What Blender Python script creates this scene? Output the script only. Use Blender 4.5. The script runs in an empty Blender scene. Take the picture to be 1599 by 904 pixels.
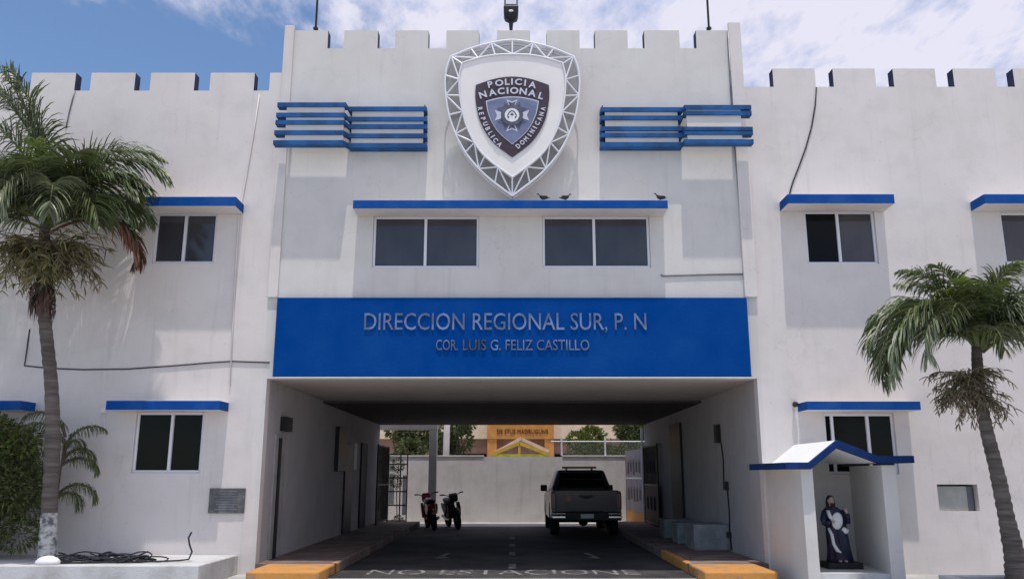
import bpy, bmesh, math, random
from mathutils import Vector, Matrix
random.seed(7)
R = math.radians
C = bpy.context.scene.collection
S = bpy.context.scene

# ------------------------------------------------------------------ camera, sky, sun, exposure
F, PITCH, CAMH = 1300.0, R(12.57), 1.6
cd = bpy.data.cameras.new('camera'); cam = bpy.data.objects.new('camera', cd); C.objects.link(cam)
cam.location = (0, 0, CAMH); cam.rotation_euler = (R(90) + PITCH, 0, 0)
cd.sensor_width = 36; cd.lens = 36 * F / 1599; cd.clip_end = 2000; cd.clip_start = 0.1
S.camera = cam
SUN = Vector((0.018, -0.212, 1.0)).normalized()
W = bpy.data.worlds.new('World'); S.world = W; W.use_nodes = True
nt = W.node_tree; nt.nodes.clear()
def wn(t, **k):
    n = nt.nodes.new(t)
    for a, b in k.items(): setattr(n, a, b)
    return n
def wm(op, a, b=None, clamp=False):
    n = wn('ShaderNodeMath', operation=op, use_clamp=clamp)
    for i, v in enumerate((a, b)):
        if v is None: continue
        if isinstance(v, (int, float)): n.inputs[i].default_value = v
        else: nt.links.new(v, n.inputs[i])
    return n.outputs[0]
sky = wn('ShaderNodeTexSky', sky_type='NISHITA', sun_disc=False)
sky.sun_elevation = math.asin(SUN.z); sky.sun_rotation = R(180); sky.ozone_density = 5.0; sky.dust_density = .3
bg1 = wn('ShaderNodeBackground'); bg1.inputs[1].default_value = 0.15
nt.links.new(sky.outputs[0], bg1.inputs[0])
tc = wn('ShaderNodeTexCoord'); sep = wn('ShaderNodeSeparateXYZ'); nt.links.new(tc.outputs['Generated'], sep.inputs[0])
zc = wm('MAXIMUM', sep.outputs[2], 0.03); zc = wm('ADD', zc, 0.12)
px = wm('DIVIDE', sep.outputs[0], zc); py = wm('DIVIDE', sep.outputs[1], zc)
cmb = wn('ShaderNodeCombineXYZ'); nt.links.new(px, cmb.inputs[0]); nt.links.new(py, cmb.inputs[1])
def wnoise(scale, detail, rough, off=0, sx=1, sy=1):
    mp = wn('ShaderNodeMapping'); mp.inputs['Location'].default_value = (off, off * .7, off); mp.inputs['Scale'].default_value = (sx, sy, 1)
    mp.inputs['Rotation'].default_value = (0, 0, R(25))
    nt.links.new(cmb.outputs[0], mp.inputs[0])
    n = wn('ShaderNodeTexNoise'); n.inputs['Scale'].default_value = scale; n.inputs['Detail'].default_value = detail; n.inputs['Roughness'].default_value = rough
    nt.links.new(mp.outputs[0], n.inputs['Vector']); return n.outputs[0]
big = wnoise(0.9, 3, .5, 3.1)
fine = wnoise(13, 5, .6, 1.0, 1, .55)
med = wnoise(4, 4, .55, 7.0, 1, .7)
# thin altocumulus deck that ends towards the left, where clear blue opens
edge = wm('SUBTRACT', wm('ADD', px, .60), wm('MULTIPLY', wm('SUBTRACT', wm('ABSOLUTE', py), 1.30), 1.25))
edge = wm('MINIMUM', wm('MULTIPLY', edge, 3.2), 1.5)
cover = wm('ADD', edge, wm('MULTIPLY', wm('SUBTRACT', fine, .5), 2.4))
cover = wm('ADD', cover, wm('MULTIPLY', wm('SUBTRACT', med, .5), 2.2))
cover = wm('ADD', cover, wm('MULTIPLY', wm('SUBTRACT', big, .5), 1.2))
mr = wn('ShaderNodeMapRange', interpolation_type='SMOOTHSTEP'); nt.links.new(cover, mr.inputs[0])
mr.inputs[1].default_value = -.2; mr.inputs[2].default_value = 1.35; mr.inputs[3].default_value = 0.0; mr.inputs[4].default_value = .93
cr = wn('ShaderNodeValToRGB'); nt.links.new(wm('ADD', wm('MULTIPLY', med, .55), wm('MULTIPLY', fine, .45)), cr.inputs[0])
cr.color_ramp.elements[0].position = .40; cr.color_ramp.elements[0].color = (.46, .53, .78, 1)
cr.color_ramp.elements[1].position = .54; cr.color_ramp.elements[1].color = (.84, .82, .94, 1)
bg2 = wn('ShaderNodeBackground'); bg2.inputs[1].default_value = 1.02; nt.links.new(cr.outputs[0], bg2.inputs[0])
mx = wn('ShaderNodeMixShader'); nt.links.new(mr.outputs[0], mx.inputs[0]); nt.links.new(bg1.outputs[0], mx.inputs[1]); nt.links.new(bg2.outputs[0], mx.inputs[2])
wo = wn('ShaderNodeOutputWorld'); nt.links.new(mx.outputs[0], wo.inputs[0])
sd = bpy.data.lights.new('sun', 'SUN'); sd.energy = 3.15; sd.angle = R(0.6); sd.color = (1, .96, .9)
sun = bpy.data.objects.new('sun', sd); C.objects.link(sun); sun.rotation_euler = SUN.to_track_quat('Z', 'Y').to_euler(); sun.location = (0, -10, 40)
S.view_settings.view_transform = 'Standard'; S.view_settings.look = 'None'; S.view_settings.gamma = 1
S.view_settings.use_curve_mapping = False; S.view_settings.exposure = 0.0

# ------------------------------------------------------------------ helpers
CP, SP = math.cos(PITCH), math.sin(PITCH)
def at(x, y, Y):
    "the point at distance Y that the photograph shows at pixel x, y"
    u = (x - 799.5) / F; v = (452 - y) / F; d = CP - v * SP
    return Vector((Y * u / d, Y, CAMH + Y * (SP + v * CP) / d))
def mat(name, col, rough=.8, metal=0, spec=.3, var=0, vscale=3, bump=0, bscale=40, col2=None, thr=(.45, .6), trans=0, island=0, coat=0, stretch=None, emit=None):
    m = bpy.data.materials.new(name); m.use_nodes = True; t = m.node_tree; b = t.nodes['Principled BSDF']
    b.inputs['Roughness'].default_value = rough; b.inputs['Metallic'].default_value = metal; b.inputs['Specular IOR Level'].default_value = spec
    b.inputs['Base Color'].default_value = (*col, 1)
    if coat: b.inputs['Coat Weight'].default_value = coat; b.inputs['Coat Roughness'].default_value = .08
    tcn = t.nodes.new('ShaderNodeTexCoord'); src = tcn.outputs['Object']
    if stretch:
        mp = t.nodes.new('ShaderNodeMapping'); mp.inputs['Scale'].default_value = stretch; t.links.new(src, mp.inputs[0]); src = mp.outputs[0]
    out = None
    if col2 is not None or var:
        n = t.nodes.new('ShaderNodeTexNoise'); n.inputs['Scale'].default_value = vscale; n.inputs['Detail'].default_value = 6; n.inputs['Roughness'].default_value = .6
        t.links.new(src, n.inputs['Vector'])
        r = t.nodes.new('ShaderNodeValToRGB'); t.links.new(n.outputs[0], r.inputs[0])
        a = [c * (1 - var) for c in col]; z = [min(1, c * (1 + var)) for c in col] if col2 is None else col2
        r.color_ramp.elements[0].position = thr[0]; r.color_ramp.elements[1].position = thr[1]
        r.color_ramp.elements[0].color = (*(a if col2 is None else col), 1); r.color_ramp.elements[1].color = (*z, 1)
        out = r.outputs[0]
    if island:
        g = t.nodes.new('ShaderNodeNewGeometry'); h = t.nodes.new('ShaderNodeHueSaturation')
        mm = t.nodes.new('ShaderNodeMapRange'); mm.inputs[3].default_value = 1 - island; mm.inputs[4].default_value = 1 + island
        t.links.new(g.outputs['Random Per Island'], mm.inputs[0]); t.links.new(mm.outputs[0], h.inputs['Value'])
        m2 = t.nodes.new('ShaderNodeMapRange'); m2.inputs[3].default_value = .47; m2.inputs[4].default_value = .53
        fr = t.nodes.new('ShaderNodeMath'); fr.operation = 'FRACT'; ml = t.nodes.new('ShaderNodeMath'); ml.operation = 'MULTIPLY'; ml.inputs[1].default_value = 17.3
        t.links.new(g.outputs['Random Per Island'], ml.inputs[0]); t.links.new(ml.outputs[0], fr.inputs[0]); t.links.new(fr.outputs[0], m2.inputs[0]); t.links.new(m2.outputs[0], h.inputs['Hue'])
        if out: t.links.new(out, h.inputs['Color'])
        else: h.inputs['Color'].default_value = (*col, 1)
        out = h.outputs[0]
    if out: t.links.new(out, b.inputs['Base Color'])
    if bump:
        n = t.nodes.new('ShaderNodeTexNoise'); n.inputs['Scale'].default_value = bscale; n.inputs['Detail'].default_value = 5
        t.links.new(src, n.inputs['Vector']); bp = t.nodes.new('ShaderNodeBump'); bp.inputs['Strength'].default_value = bump; bp.inputs['Distance'].default_value = .02
        t.links.new(n.outputs[0], bp.inputs['Height']); t.links.new(bp.outputs[0], b.inputs['Normal'])
    if trans:
        tr = t.nodes.new('ShaderNodeBsdfTranslucent'); mxs = t.nodes.new('ShaderNodeMixShader'); mxs.inputs[0].default_value = trans
        if out: t.links.new(out, tr.inputs[0])
        else: tr.inputs[0].default_value = (*col, 1)
        o = t.nodes['Material Output']; t.links.new(b.outputs[0], mxs.inputs[1]); t.links.new(tr.outputs[0], mxs.inputs[2]); t.links.new(mxs.outputs[0], o.inputs[0])
    if emit: b.inputs['Emission Color'].default_value = (*emit, 1); b.inputs['Emission Strength'].default_value = 1
    return m

def plaster(name, col, dirt=(.42, .41, .39), amount=.35, streak=.3):
    "painted render: broad repainted patches, fine mottling, rain streaks below the parapet"
    m = bpy.data.materials.new(name); m.use_nodes = True; t = m.node_tree; b = t.nodes['Principled BSDF']
    b.inputs['Roughness'].default_value = .9; b.inputs['Specular IOR Level'].default_value = .15
    tcn = t.nodes.new('ShaderNodeTexCoord')
    def noise(scale, detail, sc=(1, 1, 1), lo=.4, hi=.65):
        mp = t.nodes.new('ShaderNodeMapping'); mp.inputs['Scale'].default_value = sc; t.links.new(tcn.outputs['Object'], mp.inputs[0])
        n = t.nodes.new('ShaderNodeTexNoise'); n.inputs['Scale'].default_value = scale; n.inputs['Detail'].default_value = detail; n.inputs['Roughness'].default_value = .62
        t.links.new(mp.outputs[0], n.inputs['Vector'])
        r = t.nodes.new('ShaderNodeMapRange'); r.inputs[1].default_value = lo; r.inputs[2].default_value = hi; t.links.new(n.outputs[0], r.inputs[0]); return r.outputs[0], n.outputs[0]
    def mix(f, fac, a, bcol):
        x = t.nodes.new('ShaderNodeMix'); x.data_type = 'RGBA'
        mu = t.nodes.new('ShaderNodeMath'); mu.operation = 'MULTIPLY'; mu.inputs[1].default_value = fac; t.links.new(f, mu.inputs[0]); t.links.new(mu.outputs[0], x.inputs[0])
        if isinstance(a, tuple): x.inputs[6].default_value = (*a, 1)
        else: t.links.new(a, x.inputs[6])
        x.inputs[7].default_value = (*bcol, 1); return x.outputs[2]
    p1, _ = noise(.55, 3, (1, 1, 1.2), .42, .6)
    p2, raw = noise(1.7, 9, (1, 1, 1), .47, .8)
    p3, _ = noise(5, 6, (1, 1, .07), .56, .8)
    p4, _ = noise(9, 10, (1, 1, 1), .62, .72)
    c = mix(p1, .6, col, tuple(x * k for x, k in zip(col, (.93, .92, .90))))
    c = mix(p2, amount, c, dirt); c = mix(p3, streak, c, dirt); c = mix(p4, amount * .8, c, tuple(x * .8 for x in dirt))
    vo = t.nodes.new('ShaderNodeTexVoronoi'); vo.feature = 'DISTANCE_TO_EDGE'; vo.inputs['Scale'].default_value = .42
    nz = t.nodes.new('ShaderNodeTexNoise'); nz.inputs['Scale'].default_value = 1.8; nz.inputs['Detail'].default_value = 6
    t.links.new(tcn.outputs['Object'], nz.inputs['Vector']); av = t.nodes.new('ShaderNodeVectorMath'); av.operation = 'MULTIPLY_ADD'; av.inputs[1].default_value = (.9, .9, .9)
    t.links.new(nz.outputs['Color'], av.inputs[0]); t.links.new(tcn.outputs['Object'], av.inputs[2]); t.links.new(av.outputs[0], vo.inputs['Vector'])
    lt = t.nodes.new('ShaderNodeMath'); lt.operation = 'LESS_THAN'; lt.inputs[1].default_value = .0035; t.links.new(vo.outputs['Distance'], lt.inputs[0])
    gt = t.nodes.new('ShaderNodeMath'); gt.operation = 'MULTIPLY'; t.links.new(lt.outputs[0], gt.inputs[0]); t.links.new(p1, gt.inputs[1])
    c = mix(gt.outputs[0], .13, c, tuple(x * .6 for x in dirt))
    t.links.new(c, b.inputs['Base Color'])
    n = t.nodes.new('ShaderNodeTexNoise'); n.inputs['Scale'].default_value = 28; n.inputs['Detail'].default_value = 8; t.links.new(tcn.outputs['Object'], n.inputs['Vector'])
    n2 = t.nodes.new('ShaderNodeTexNoise'); n2.inputs['Scale'].default_value = 1.6; n2.inputs['Detail'].default_value = 3; t.links.new(tcn.outputs['Object'], n2.inputs['Vector'])
    ad = t.nodes.new('ShaderNodeMath'); ad.operation = 'MULTIPLY_ADD'; ad.inputs[1].default_value = 3.0; t.links.new(n2.outputs[0], ad.inputs[0]); t.links.new(n.outputs[0], ad.inputs[2])
    bp = t.nodes.new('ShaderNodeBump'); bp.inputs['Strength'].default_value = .13; bp.inputs['Distance'].default_value = .012
    t.links.new(ad.outputs[0], bp.inputs['Height']); t.links.new(bp.outputs[0], b.inputs['Normal'])
    return m

class MB:
    def __init__(s): s.v = []; s.f = []; s.m = []; s.T = None
    def add(s, vs, fs, mi=0):
        o = len(s.v)
        if s.T is not None: vs = [s.T @ Vector(p) for p in vs]
        s.v += [tuple(p) for p in vs]; s.f += [tuple(i + o for i in f) for f in fs]; s.m += [mi] * len(fs); return s
    def box(s, x0, x1, y0, y1, z0, z1, mi=0, front=None):
        vs = [(x0,y0,z0),(x1,y0,z0),(x1,y1,z0),(x0,y1,z0),(x0,y0,z1),(x1,y0,z1),(x1,y1,z1),(x0,y1,z1)]
        return s.add(vs, [(3,2,1,0),(4,5,6,7),(0,1,5,4),(1,2,6,5),(2,3,7,6),(3,0,4,7)], mi)
    def prism(s, poly, a, b, axis='y', mi=0):
        "polygon of (x,z) extruded along y, (y,z) along x, or (x,y) along z"
        n = len(poly)
        P = {'y': lambda p, t: (p[0], t, p[1]), 'x': lambda p, t: (t, p[0], p[1]), 'z': lambda p, t: (p[0], p[1], t)}[axis]
        vs = [P(p, a) for p in poly] + [P(p, b) for p in poly]
        return s.add(vs, [tuple(range(n)), tuple(range(2*n-1, n-1, -1))] + [(i, i+n, (i+1) % n + n, (i+1) % n) for i in range(n)], mi)
    def hexa(s, bot, top, mi=0):
        return s.add(list(bot) + list(top), [(3,2,1,0),(4,5,6,7),(0,1,5,4),(1,2,6,5),(2,3,7,6),(3,0,4,7)], mi)
    def tube(s, pts, r, n=8, mi=0, caps=True, flat=1.0):
        pts = [Vector(p) for p in pts]; rr = r if isinstance(r, (list, tuple)) else [r] * len(pts)
        vs = []; fs = []; up = Vector((0, 0, 1)); prev = None
        for i, p in enumerate(pts):
            d = (pts[min(i+1, len(pts)-1)] - pts[max(i-1, 0)]).normalized()
            if prev is None:
                u = d.cross(up if abs(d.z) < .95 else Vector((0, 1, 0))).normalized()
            else: u = (prev - d * prev.dot(d)).normalized()
            prev = u; w = d.cross(u)
            for k in range(n):
                a = 2 * math.pi * k / n; vs.append(p + (u * math.cos(a) + w * math.sin(a) * flat) * rr[i])
        for i in range(len(pts) - 1):
            for k in range(n): fs.append((i*n+k, i*n+(k+1) % n, (i+1)*n+(k+1) % n, (i+1)*n+k))
        if caps: fs += [tuple(range(n-1, -1, -1)), tuple(range((len(pts)-1)*n, len(pts)*n))]
        return s.add(vs, fs, mi)
    def loft(s, rings, mi=0, caps=True):
        n = len(rings[0]); vs = [p for r in rings for p in r]; fs = []
        for i in range(len(rings) - 1):
            for k in range(n): fs.append((i*n+k, i*n+(k+1) % n, (i+1)*n+(k+1) % n, (i+1)*n+k))
        if caps: fs += [tuple(range(n-1, -1, -1)), tuple(range((len(rings)-1)*n, len(rings)*n))]
        return s.add(vs, fs, mi)
    def ell(s, c, rx, ry, rz, n=14, m=9, mi=0, rot=None):
        vs = []; fs = []
        for i in range(m + 1):
            th = math.pi * i / m
            for k in range(n):
                a = 2*math.pi*k/n; p = Vector((rx*math.sin(th)*math.cos(a), ry*math.sin(th)*math.sin(a), rz*math.cos(th)))
                if rot: p = rot @ p
                vs.append(Vector(c) + p)
        for i in range(m):
            for k in range(n): fs.append((i*n+k, (i+1)*n+k, (i+1)*n+(k+1) % n, i*n+(k+1) % n))
        return s.add(vs, fs, mi)
    def lathe_x(s, c, prof, n=28, mi=0):
        "closed profile of (offset along x, radius) turned round the x axis through c"
        rings = []
        for k in range(n):
            a = 2*math.pi*k/n; rings.append([(c[0]+o, c[1]+r*math.cos(a), c[2]+r*math.sin(a)) for o, r in prof])
        rings.append(rings[0]); return s.loft(rings, mi, caps=False)
    def lathe_z(s, c, prof, n=16, mi=0):
        return s.loft([[(c[0]+r*math.cos(2*math.pi*k/n), c[1]+r*math.sin(2*math.pi*k/n), c[2]+z) for k in range(n)] for z, r in prof], mi)
    def build(s, name, mats, parent=None, smooth=False, bevel=0, world=True, seg=2, split=False):
        if split:      # every loose piece becomes a part of its own
            par = list(range(len(s.v)))
            def find(i):
                while par[i] != i: par[i] = par[par[i]]; i = par[i]
                return i
            for f in s.f:
                for i in f[1:]: par[find(i)] = find(f[0])
            groups = {}
            for k, f in enumerate(s.f): groups.setdefault(find(f[0]), []).append(k)
            for ks_ in groups.values():
                m2 = MB(); ids = sorted({i for k in ks_ for i in s.f[k]}); mp = {i: j for j, i in enumerate(ids)}
                m2.v = [s.v[i] for i in ids]; m2.f = [tuple(mp[i] for i in s.f[k]) for k in ks_]; m2.m = [s.m[k] for k in ks_]
                o = m2.build(name, mats, parent, smooth, bevel, world, seg)
            return o
        me = bpy.data.meshes.new(name); off = Vector((0, 0, 0))
        if parent is not None and world:
            p = parent
            while p is not None: off += Vector(p.location); p = p.parent
        me.from_pydata([tuple(Vector(p) - off) for p in s.v], [], s.f)
        mats = mats if isinstance(mats, (list, tuple)) else [mats]
        for m in mats: me.materials.append(m)
        for p, i in zip(me.polygons, s.m): p.material_index = i; p.use_smooth = smooth
        bm = bmesh.new(); bm.from_mesh(me); bmesh.ops.recalc_face_normals(bm, faces=bm.faces) if not getattr(s, 'raw', False) else None
        bm.to_mesh(me); bm.free()
        o = bpy.data.objects.new(name, me); C.objects.link(o); o.parent = parent
        if bevel:
            b = o.modifiers.new('bevel', 'BEVEL'); b.width = bevel; b.segments = seg; b.limit_method = 'ANGLE'; b.angle_limit = R(35)
        return o
def thing(name, label, cat, loc=(0, 0, 0), group=None, rz=0):
    o = bpy.data.objects.new(name, None); C.objects.link(o); o.location = loc; o.rotation_euler = (0, 0, rz); o.empty_display_size = .2
    o['label'] = label; o['category'] = cat
    if group: o['group'] = group
    return o
def tag(o, label, cat, group=None):
    o['label'] = label; o['category'] = cat
    if group: o['group'] = group
    return o
def struct(name, mb, m, **k):
    o = mb.build(name, m, **k); o['kind'] = 'structure'; return o
def glyphs(text, off=0.0):
    "flat mesh of one string set in the built-in typeface: vertices (x, y), faces, bounds"
    cu = bpy.data.curves.new('t', 'FONT'); cu.body = text; cu.resolution_u = 3; cu.offset = off; o = bpy.data.objects.new('t', cu); C.objects.link(o)
    dg = bpy.context.evaluated_depsgraph_get(); me = bpy.data.meshes.new_from_object(o.evaluated_get(dg))
    vs = [(v.co.x, v.co.y) for v in me.vertices]; fs = [tuple(p.vertices) for p in me.polygons]
    bpy.data.objects.remove(o); bpy.data.curves.remove(cu); bpy.data.meshes.remove(me)
    return vs, fs
def bold(cu): pass
def solid_text(mb, text, place, depth, bold=0.0):
    "extrudes the string; place(x, y, t) maps the unit text box and the depth t to space"
    vs, fs = glyphs(text, bold)
    if not vs: return
    x0 = min(v[0] for v in vs); x1 = max(v[0] for v in vs); y0 = min(v[1] for v in vs); y1 = max(v[1] for v in vs)
    bm = bmesh.new(); bv = [bm.verts.new((v[0], v[1], 0)) for v in vs]
    for f in fs:
        try: bm.faces.new([bv[i] for i in f])
        except ValueError: pass
    bmesh.ops.remove_doubles(bm, verts=bm.verts, dist=1e-5)
    bmesh.ops.recalc_face_normals(bm, faces=bm.faces)
    if depth:
        g = bmesh.ops.extrude_face_region(bm, geom=list(bm.faces)); 
        for e in g['geom']:
            if isinstance(e, bmesh.types.BMVert): e.co.z = 1
    bm.verts.index_update()
    out = [place((v.co.x - x0) / (x1 - x0), (v.co.y - y0) / (y1 - y0), v.co.z) for v in bm.verts]
    mb.add(out, [tuple(v.index for v in f.verts) for f in bm.faces]); bm.free()

# ------------------------------------------------------------------ materials
M = {}
M['wall'] = plaster('white_render', (.71, .662, .645), amount=.34, streak=.36)
M['wall_c'] = plaster('grey_white_render', (.665, .64, .62), amount=.32, streak=.38)
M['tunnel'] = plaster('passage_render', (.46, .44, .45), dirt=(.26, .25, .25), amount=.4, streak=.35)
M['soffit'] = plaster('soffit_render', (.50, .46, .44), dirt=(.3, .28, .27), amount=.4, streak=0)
M['soffit2'] = plaster('dark_soffit', (.09, .08, .085), dirt=(.06, .055, .055), amount=.5, streak=0)
M['sidewall'] = plaster('side_wall_render', (.36, .32, .34), dirt=(.16, .15, .17), amount=.6, streak=.4)
M['yardwall'] = plaster('yard_wall_render', (.64, .60, .60), dirt=(.30, .31, .26), amount=.45, streak=.4)
M['blue'] = mat('blue_paint', (.004, .066, .29), .75, spec=.1, col2=(.022, .098, .32), vscale=2.6, thr=(.42, .78), bump=.15, bscale=30)
M['bluesign'] = mat('blue_sign_paint', (.0005, .050, .25), .85, spec=.03, col2=(.006, .068, .28), vscale=1.1, thr=(.38, .75), bump=.2, bscale=18)
M['shrineblue'] = mat('shrine_blue_paint', (.012, .038, .145), .7, spec=.1, var=.15)
M['stripe'] = mat('stripe_blue_paint', (.012, .085, .25), .6, spec=.25, var=.25, vscale=2.2)
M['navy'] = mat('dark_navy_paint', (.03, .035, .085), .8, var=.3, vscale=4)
M['white'] = mat('white_paint', (.78, .77, .78), .6, var=.05)
M['alu'] = mat('white_aluminium', (.72, .72, .76), .35, spec=.5)
M['glass'] = mat('tinted_glass', (.040, .040, .050), .10, spec=.5, col2=(.066, .064, .074), vscale=1.6, thr=(.3, .7), stretch=(1.2, 1, .6), bump=.04, bscale=3)
M['glass2'] = mat('dark_pane', (.006, .006, .007), .10, spec=.12)  # dark glass; also paints the room's darkness at open sashes
M['room'] = mat('room_paint', (.12, .12, .12), .9)
M['conc'] = mat('pale_concrete', (.42, .41, .39), .9, var=.12, vscale=1.2, bump=.3, bscale=60)
M['ledge'] = mat('whitewashed_concrete', (.58, .58, .58), .9, col2=(.36, .35, .33), vscale=2.2, thr=(.45, .75), bump=.3, bscale=30)
M['asph'] = mat('worn_asphalt', (.036, .034, .037), .85, col2=(.085, .08, .078), vscale=.9, thr=(.38, .66), bump=.5, bscale=90)
M['walk'] = mat('dusty_red_walkway', (.17, .12, .11), .9, col2=(.24, .2, .18), vscale=1.6, bump=.2)
M['kerb'] = mat('orange_yellow_kerb_paint', (.60, .28, .075), .75, col2=(.30, .22, .17), vscale=4.5, thr=(.50, .68), bump=.5, bscale=18)
M['mark'] = mat('worn_road_paint', (.32, .30, .29), .8, col2=(.08, .075, .075), vscale=5, thr=(.40, .62))
M['metal_w'] = mat('white_enamel_tube', (.74, .74, .78), .4, spec=.5)
M['panelw'] = mat('ivory_sign_face', (.80, .76, .74), .35, var=.03, vscale=.8, spec=.5)
M['badge'] = mat('dark_badge_ground', (.060, .043, .060), .45, var=.15)
M['badgeblue'] = mat('badge_blue', (.17, .195, .31), .4, var=.12, vscale=3)
M['badgeline'] = mat('badge_silver', (.58, .58, .66), .4)
M['badgegrey'] = mat('badge_grey', (.10, .11, .15), .5, var=.2, vscale=12)
M['letter'] = mat('faded_silver_letter', (.135, .20, .36), .7, var=.3, vscale=3, spec=.15)
M['letterd'] = mat('tarnished_letter', (.075, .085, .11), .6, var=.3, vscale=9)
M['black'] = mat('black_plastic', (.012, .012, .014), .5)
M['cable'] = mat('black_cable', (.022, .022, .032), .5)
M['dkmetal'] = mat('dark_painted_metal', (.028, .028, .032), .45, metal=.3, var=.3)
M['grmetal'] = mat('grey_galvanised', (.20, .20, .23), .45, metal=.5, var=.2)
M['plaque'] = mat('bronze_grey_plaque', (.13, .13, .13), .5, metal=.3, var=.2, vscale=8)
M['trunk'] = mat('palm_trunk', (.085, .07, .062), .95, col2=(.17, .15, .135), vscale=2.6, thr=(.38, .68), bump=.9, bscale=4, stretch=(.7, .7, 7))
M['trunkw'] = mat('limewashed_trunk', (.55, .54, .52), .95, col2=(.12, .12, .14), vscale=7, thr=(.45, .6), bump=.6, bscale=22, stretch=(1, 1, 1.2))
M['frond'] = mat('palm_leaf', (.108, .138, .055), .42, spec=.5, trans=.25, island=.55)
M['frondy'] = mat('young_palm_leaf', (.17, .22, .05), .45, spec=.5, trans=.3, island=.3)
M['froll'] = mat('pale_drooping_leaf', (.20, .23, .14), .42, spec=.6, trans=.2, island=.45)
M['dead'] = mat('dry_red_brown_leaf', (.16, .075, .05), .7, trans=.15, island=.5)
M['rachis'] = mat('frond_stem', (.14, .17, .06), .5)
M['flower'] = mat('palm_flower_stalks', (.20, .18, .085), .8, island=.5, trans=.1)
M['flowerd'] = mat('dry_flower_stalks', (.19, .155, .10), .8, island=.5, trans=.1)
M['sheath'] = mat('dry_leaf_sheath', (.09, .055, .045), .9, island=.5, trans=.1)
M['bush'] = mat('dark_bush_leaf', (.11, .13, .05), .55, trans=.2, island=.5)
M['bushy'] = mat('yellow_green_leaf', (.12, .145, .03), .5, trans=.3, island=.4)
M['treeleaf'] = mat('tree_leaf', (.075, .10, .03), .55, trans=.2, island=.5)
M['bark'] = mat('bark', (.12, .09, .07), .95, bump=.6, bscale=20)
M['soil'] = mat('soil', (.10, .075, .055), .95, var=.3, vscale=6, bump=.6)
M['truck'] = mat('silver_grey_car_paint', (.070, .066, .074), .32, metal=.3, spec=.5, coat=.25)
M['rubber'] = mat('tyre_rubber', (.012, .012, .012), .85)
M['rim'] = mat('alloy', (.35, .35, .37), .35, metal=.8)
M['chrome'] = mat('chrome', (.72, .72, .74), .18, metal=.9)
M['redlamp'] = mat('red_lens', (.12, .008, .01), .2, spec=.5)
M['redpaint'] = mat('dark_red_paint', (.30, .012, .018), .35, coat=.4)
M['plate'] = mat('number_plate', (.55, .55, .56), .5)
M['skin'] = mat('painted_plaster_skin', (.50, .38, .33), .6)
M['robe'] = mat('dark_purple_robe', (.030, .018, .050), .55, var=.3, vscale=6)
M['robeb'] = mat('dark_blue_mantle', (.022, .026, .058), .55, var=.3, vscale=6)
M['cream'] = mat('cream_paint', (.66, .52, .38), .85, var=.06)
M['orange'] = mat('orange_paint', (.50, .22, .055), .8, var=.12, vscale=2)
M['pinkb'] = mat('pinkish_brown', (.36, .22, .17), .85, var=.15, vscale=2)
M['yellow'] = mat('yellow_paint', (.55, .36, .06), .7, var=.1)
M['limey'] = mat('lime_yellow_paint', (.42, .42, .03), .7, var=.15)
M['brown'] = mat('brown_letter', (.10, .028, .012), .8)
M['maroon'] = mat('maroon_paint', (.075, .025, .04), .6, var=.2)
M['mural'] = mat('mural_dark_figures', (.30, .27, .30), .8, col2=(.045, .04, .06), vscale=3.2, thr=(.52, .58))
M['mesh'] = mat('fine_dark_mesh', (.16, .17, .19), .7)
_t = M['mesh'].node_tree; _x = _t.nodes.new('ShaderNodeMixShader'); _x.inputs[0].default_value = .42; _tr = _t.nodes.new('ShaderNodeBsdfTransparent')
_t.links.new(_t.nodes['Principled BSDF'].outputs[0], _x.inputs[1]); _t.links.new(_tr.outputs[0], _x.inputs[2]); _t.links.new(_x.outputs[0], _t.nodes['Material Output'].inputs[0])
M['bird'] = mat('dark_grey_feather', (.035, .037, .05), .7, var=.3, vscale=30)

D = 14.5      # distance of the facade plane
# ------------------------------------------------------------------ ground
struct('ground', MB().box(-300, 300, -300, 600, -.5, 0), M['conc'])
struct('driveway', MB().box(-3.0, 3.0, 13.95, 27.7, .0, .004), M['asph'])
g = MB()
solid_text(g, 'NO ESTACIONE', lambda a, b, t: (-2.42 + 4.55 * a, 14.42 + .72 * b, .0081), 0)
struct('road_lettering', g, M['mark'])
g = MB()
for y0, l_ in ((15.3, .8), (17.9, .7), (19.9, .8), (22.3, .7)): g.box(-.06, .07, y0, y0 + l_, .005, .008)
for cx, s in ((-1.42, 1), (1.65, -1)):      # small worn turn marks
    g.prism([(cx - .10*s, 17.2), (cx + .16*s, 17.3), (cx + .02*s, 17.55), (cx + .14*s, 18.3), (cx + .06*s, 18.4), (cx - .06*s, 17.6)], .005, .008, 'z')
struct('road_marking', g, M['mark'])
# raised walkways inside the passage, orange-yellow painted kerb edges
for s in (-1, 1):
    a, b = sorted((s * 3.06, s * 4.262))
    struct('pavement', MB().box(a, b, 14.62, 27.6, 0, .165), M['walk'])
    k = MB(); a, b = sorted((s * 2.94, s * 4.06)); k.box(a, b, 13.32, 14.485, 0, .17); struct('kerb', k, M['kerb'], bevel=.025)
    k = MB(); a, b = sorted((s * 2.94, s * 4.262)); k.box(a, b, 14.49, 14.618, 0, .168); struct('kerb', k, M['walk'])
    ye = 17.2 if s > 0 else 14.9; a, b = sorted((s * 2.94, s * 3.058))
    struct('kerb', MB().box(a, b, 14.62, ye, 0, .168), M['kerb'], bevel=.02)
    struct('kerb', MB().box(a, b, ye + .002, 27.6, 0, .167), M['walk'], bevel=.02)

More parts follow.
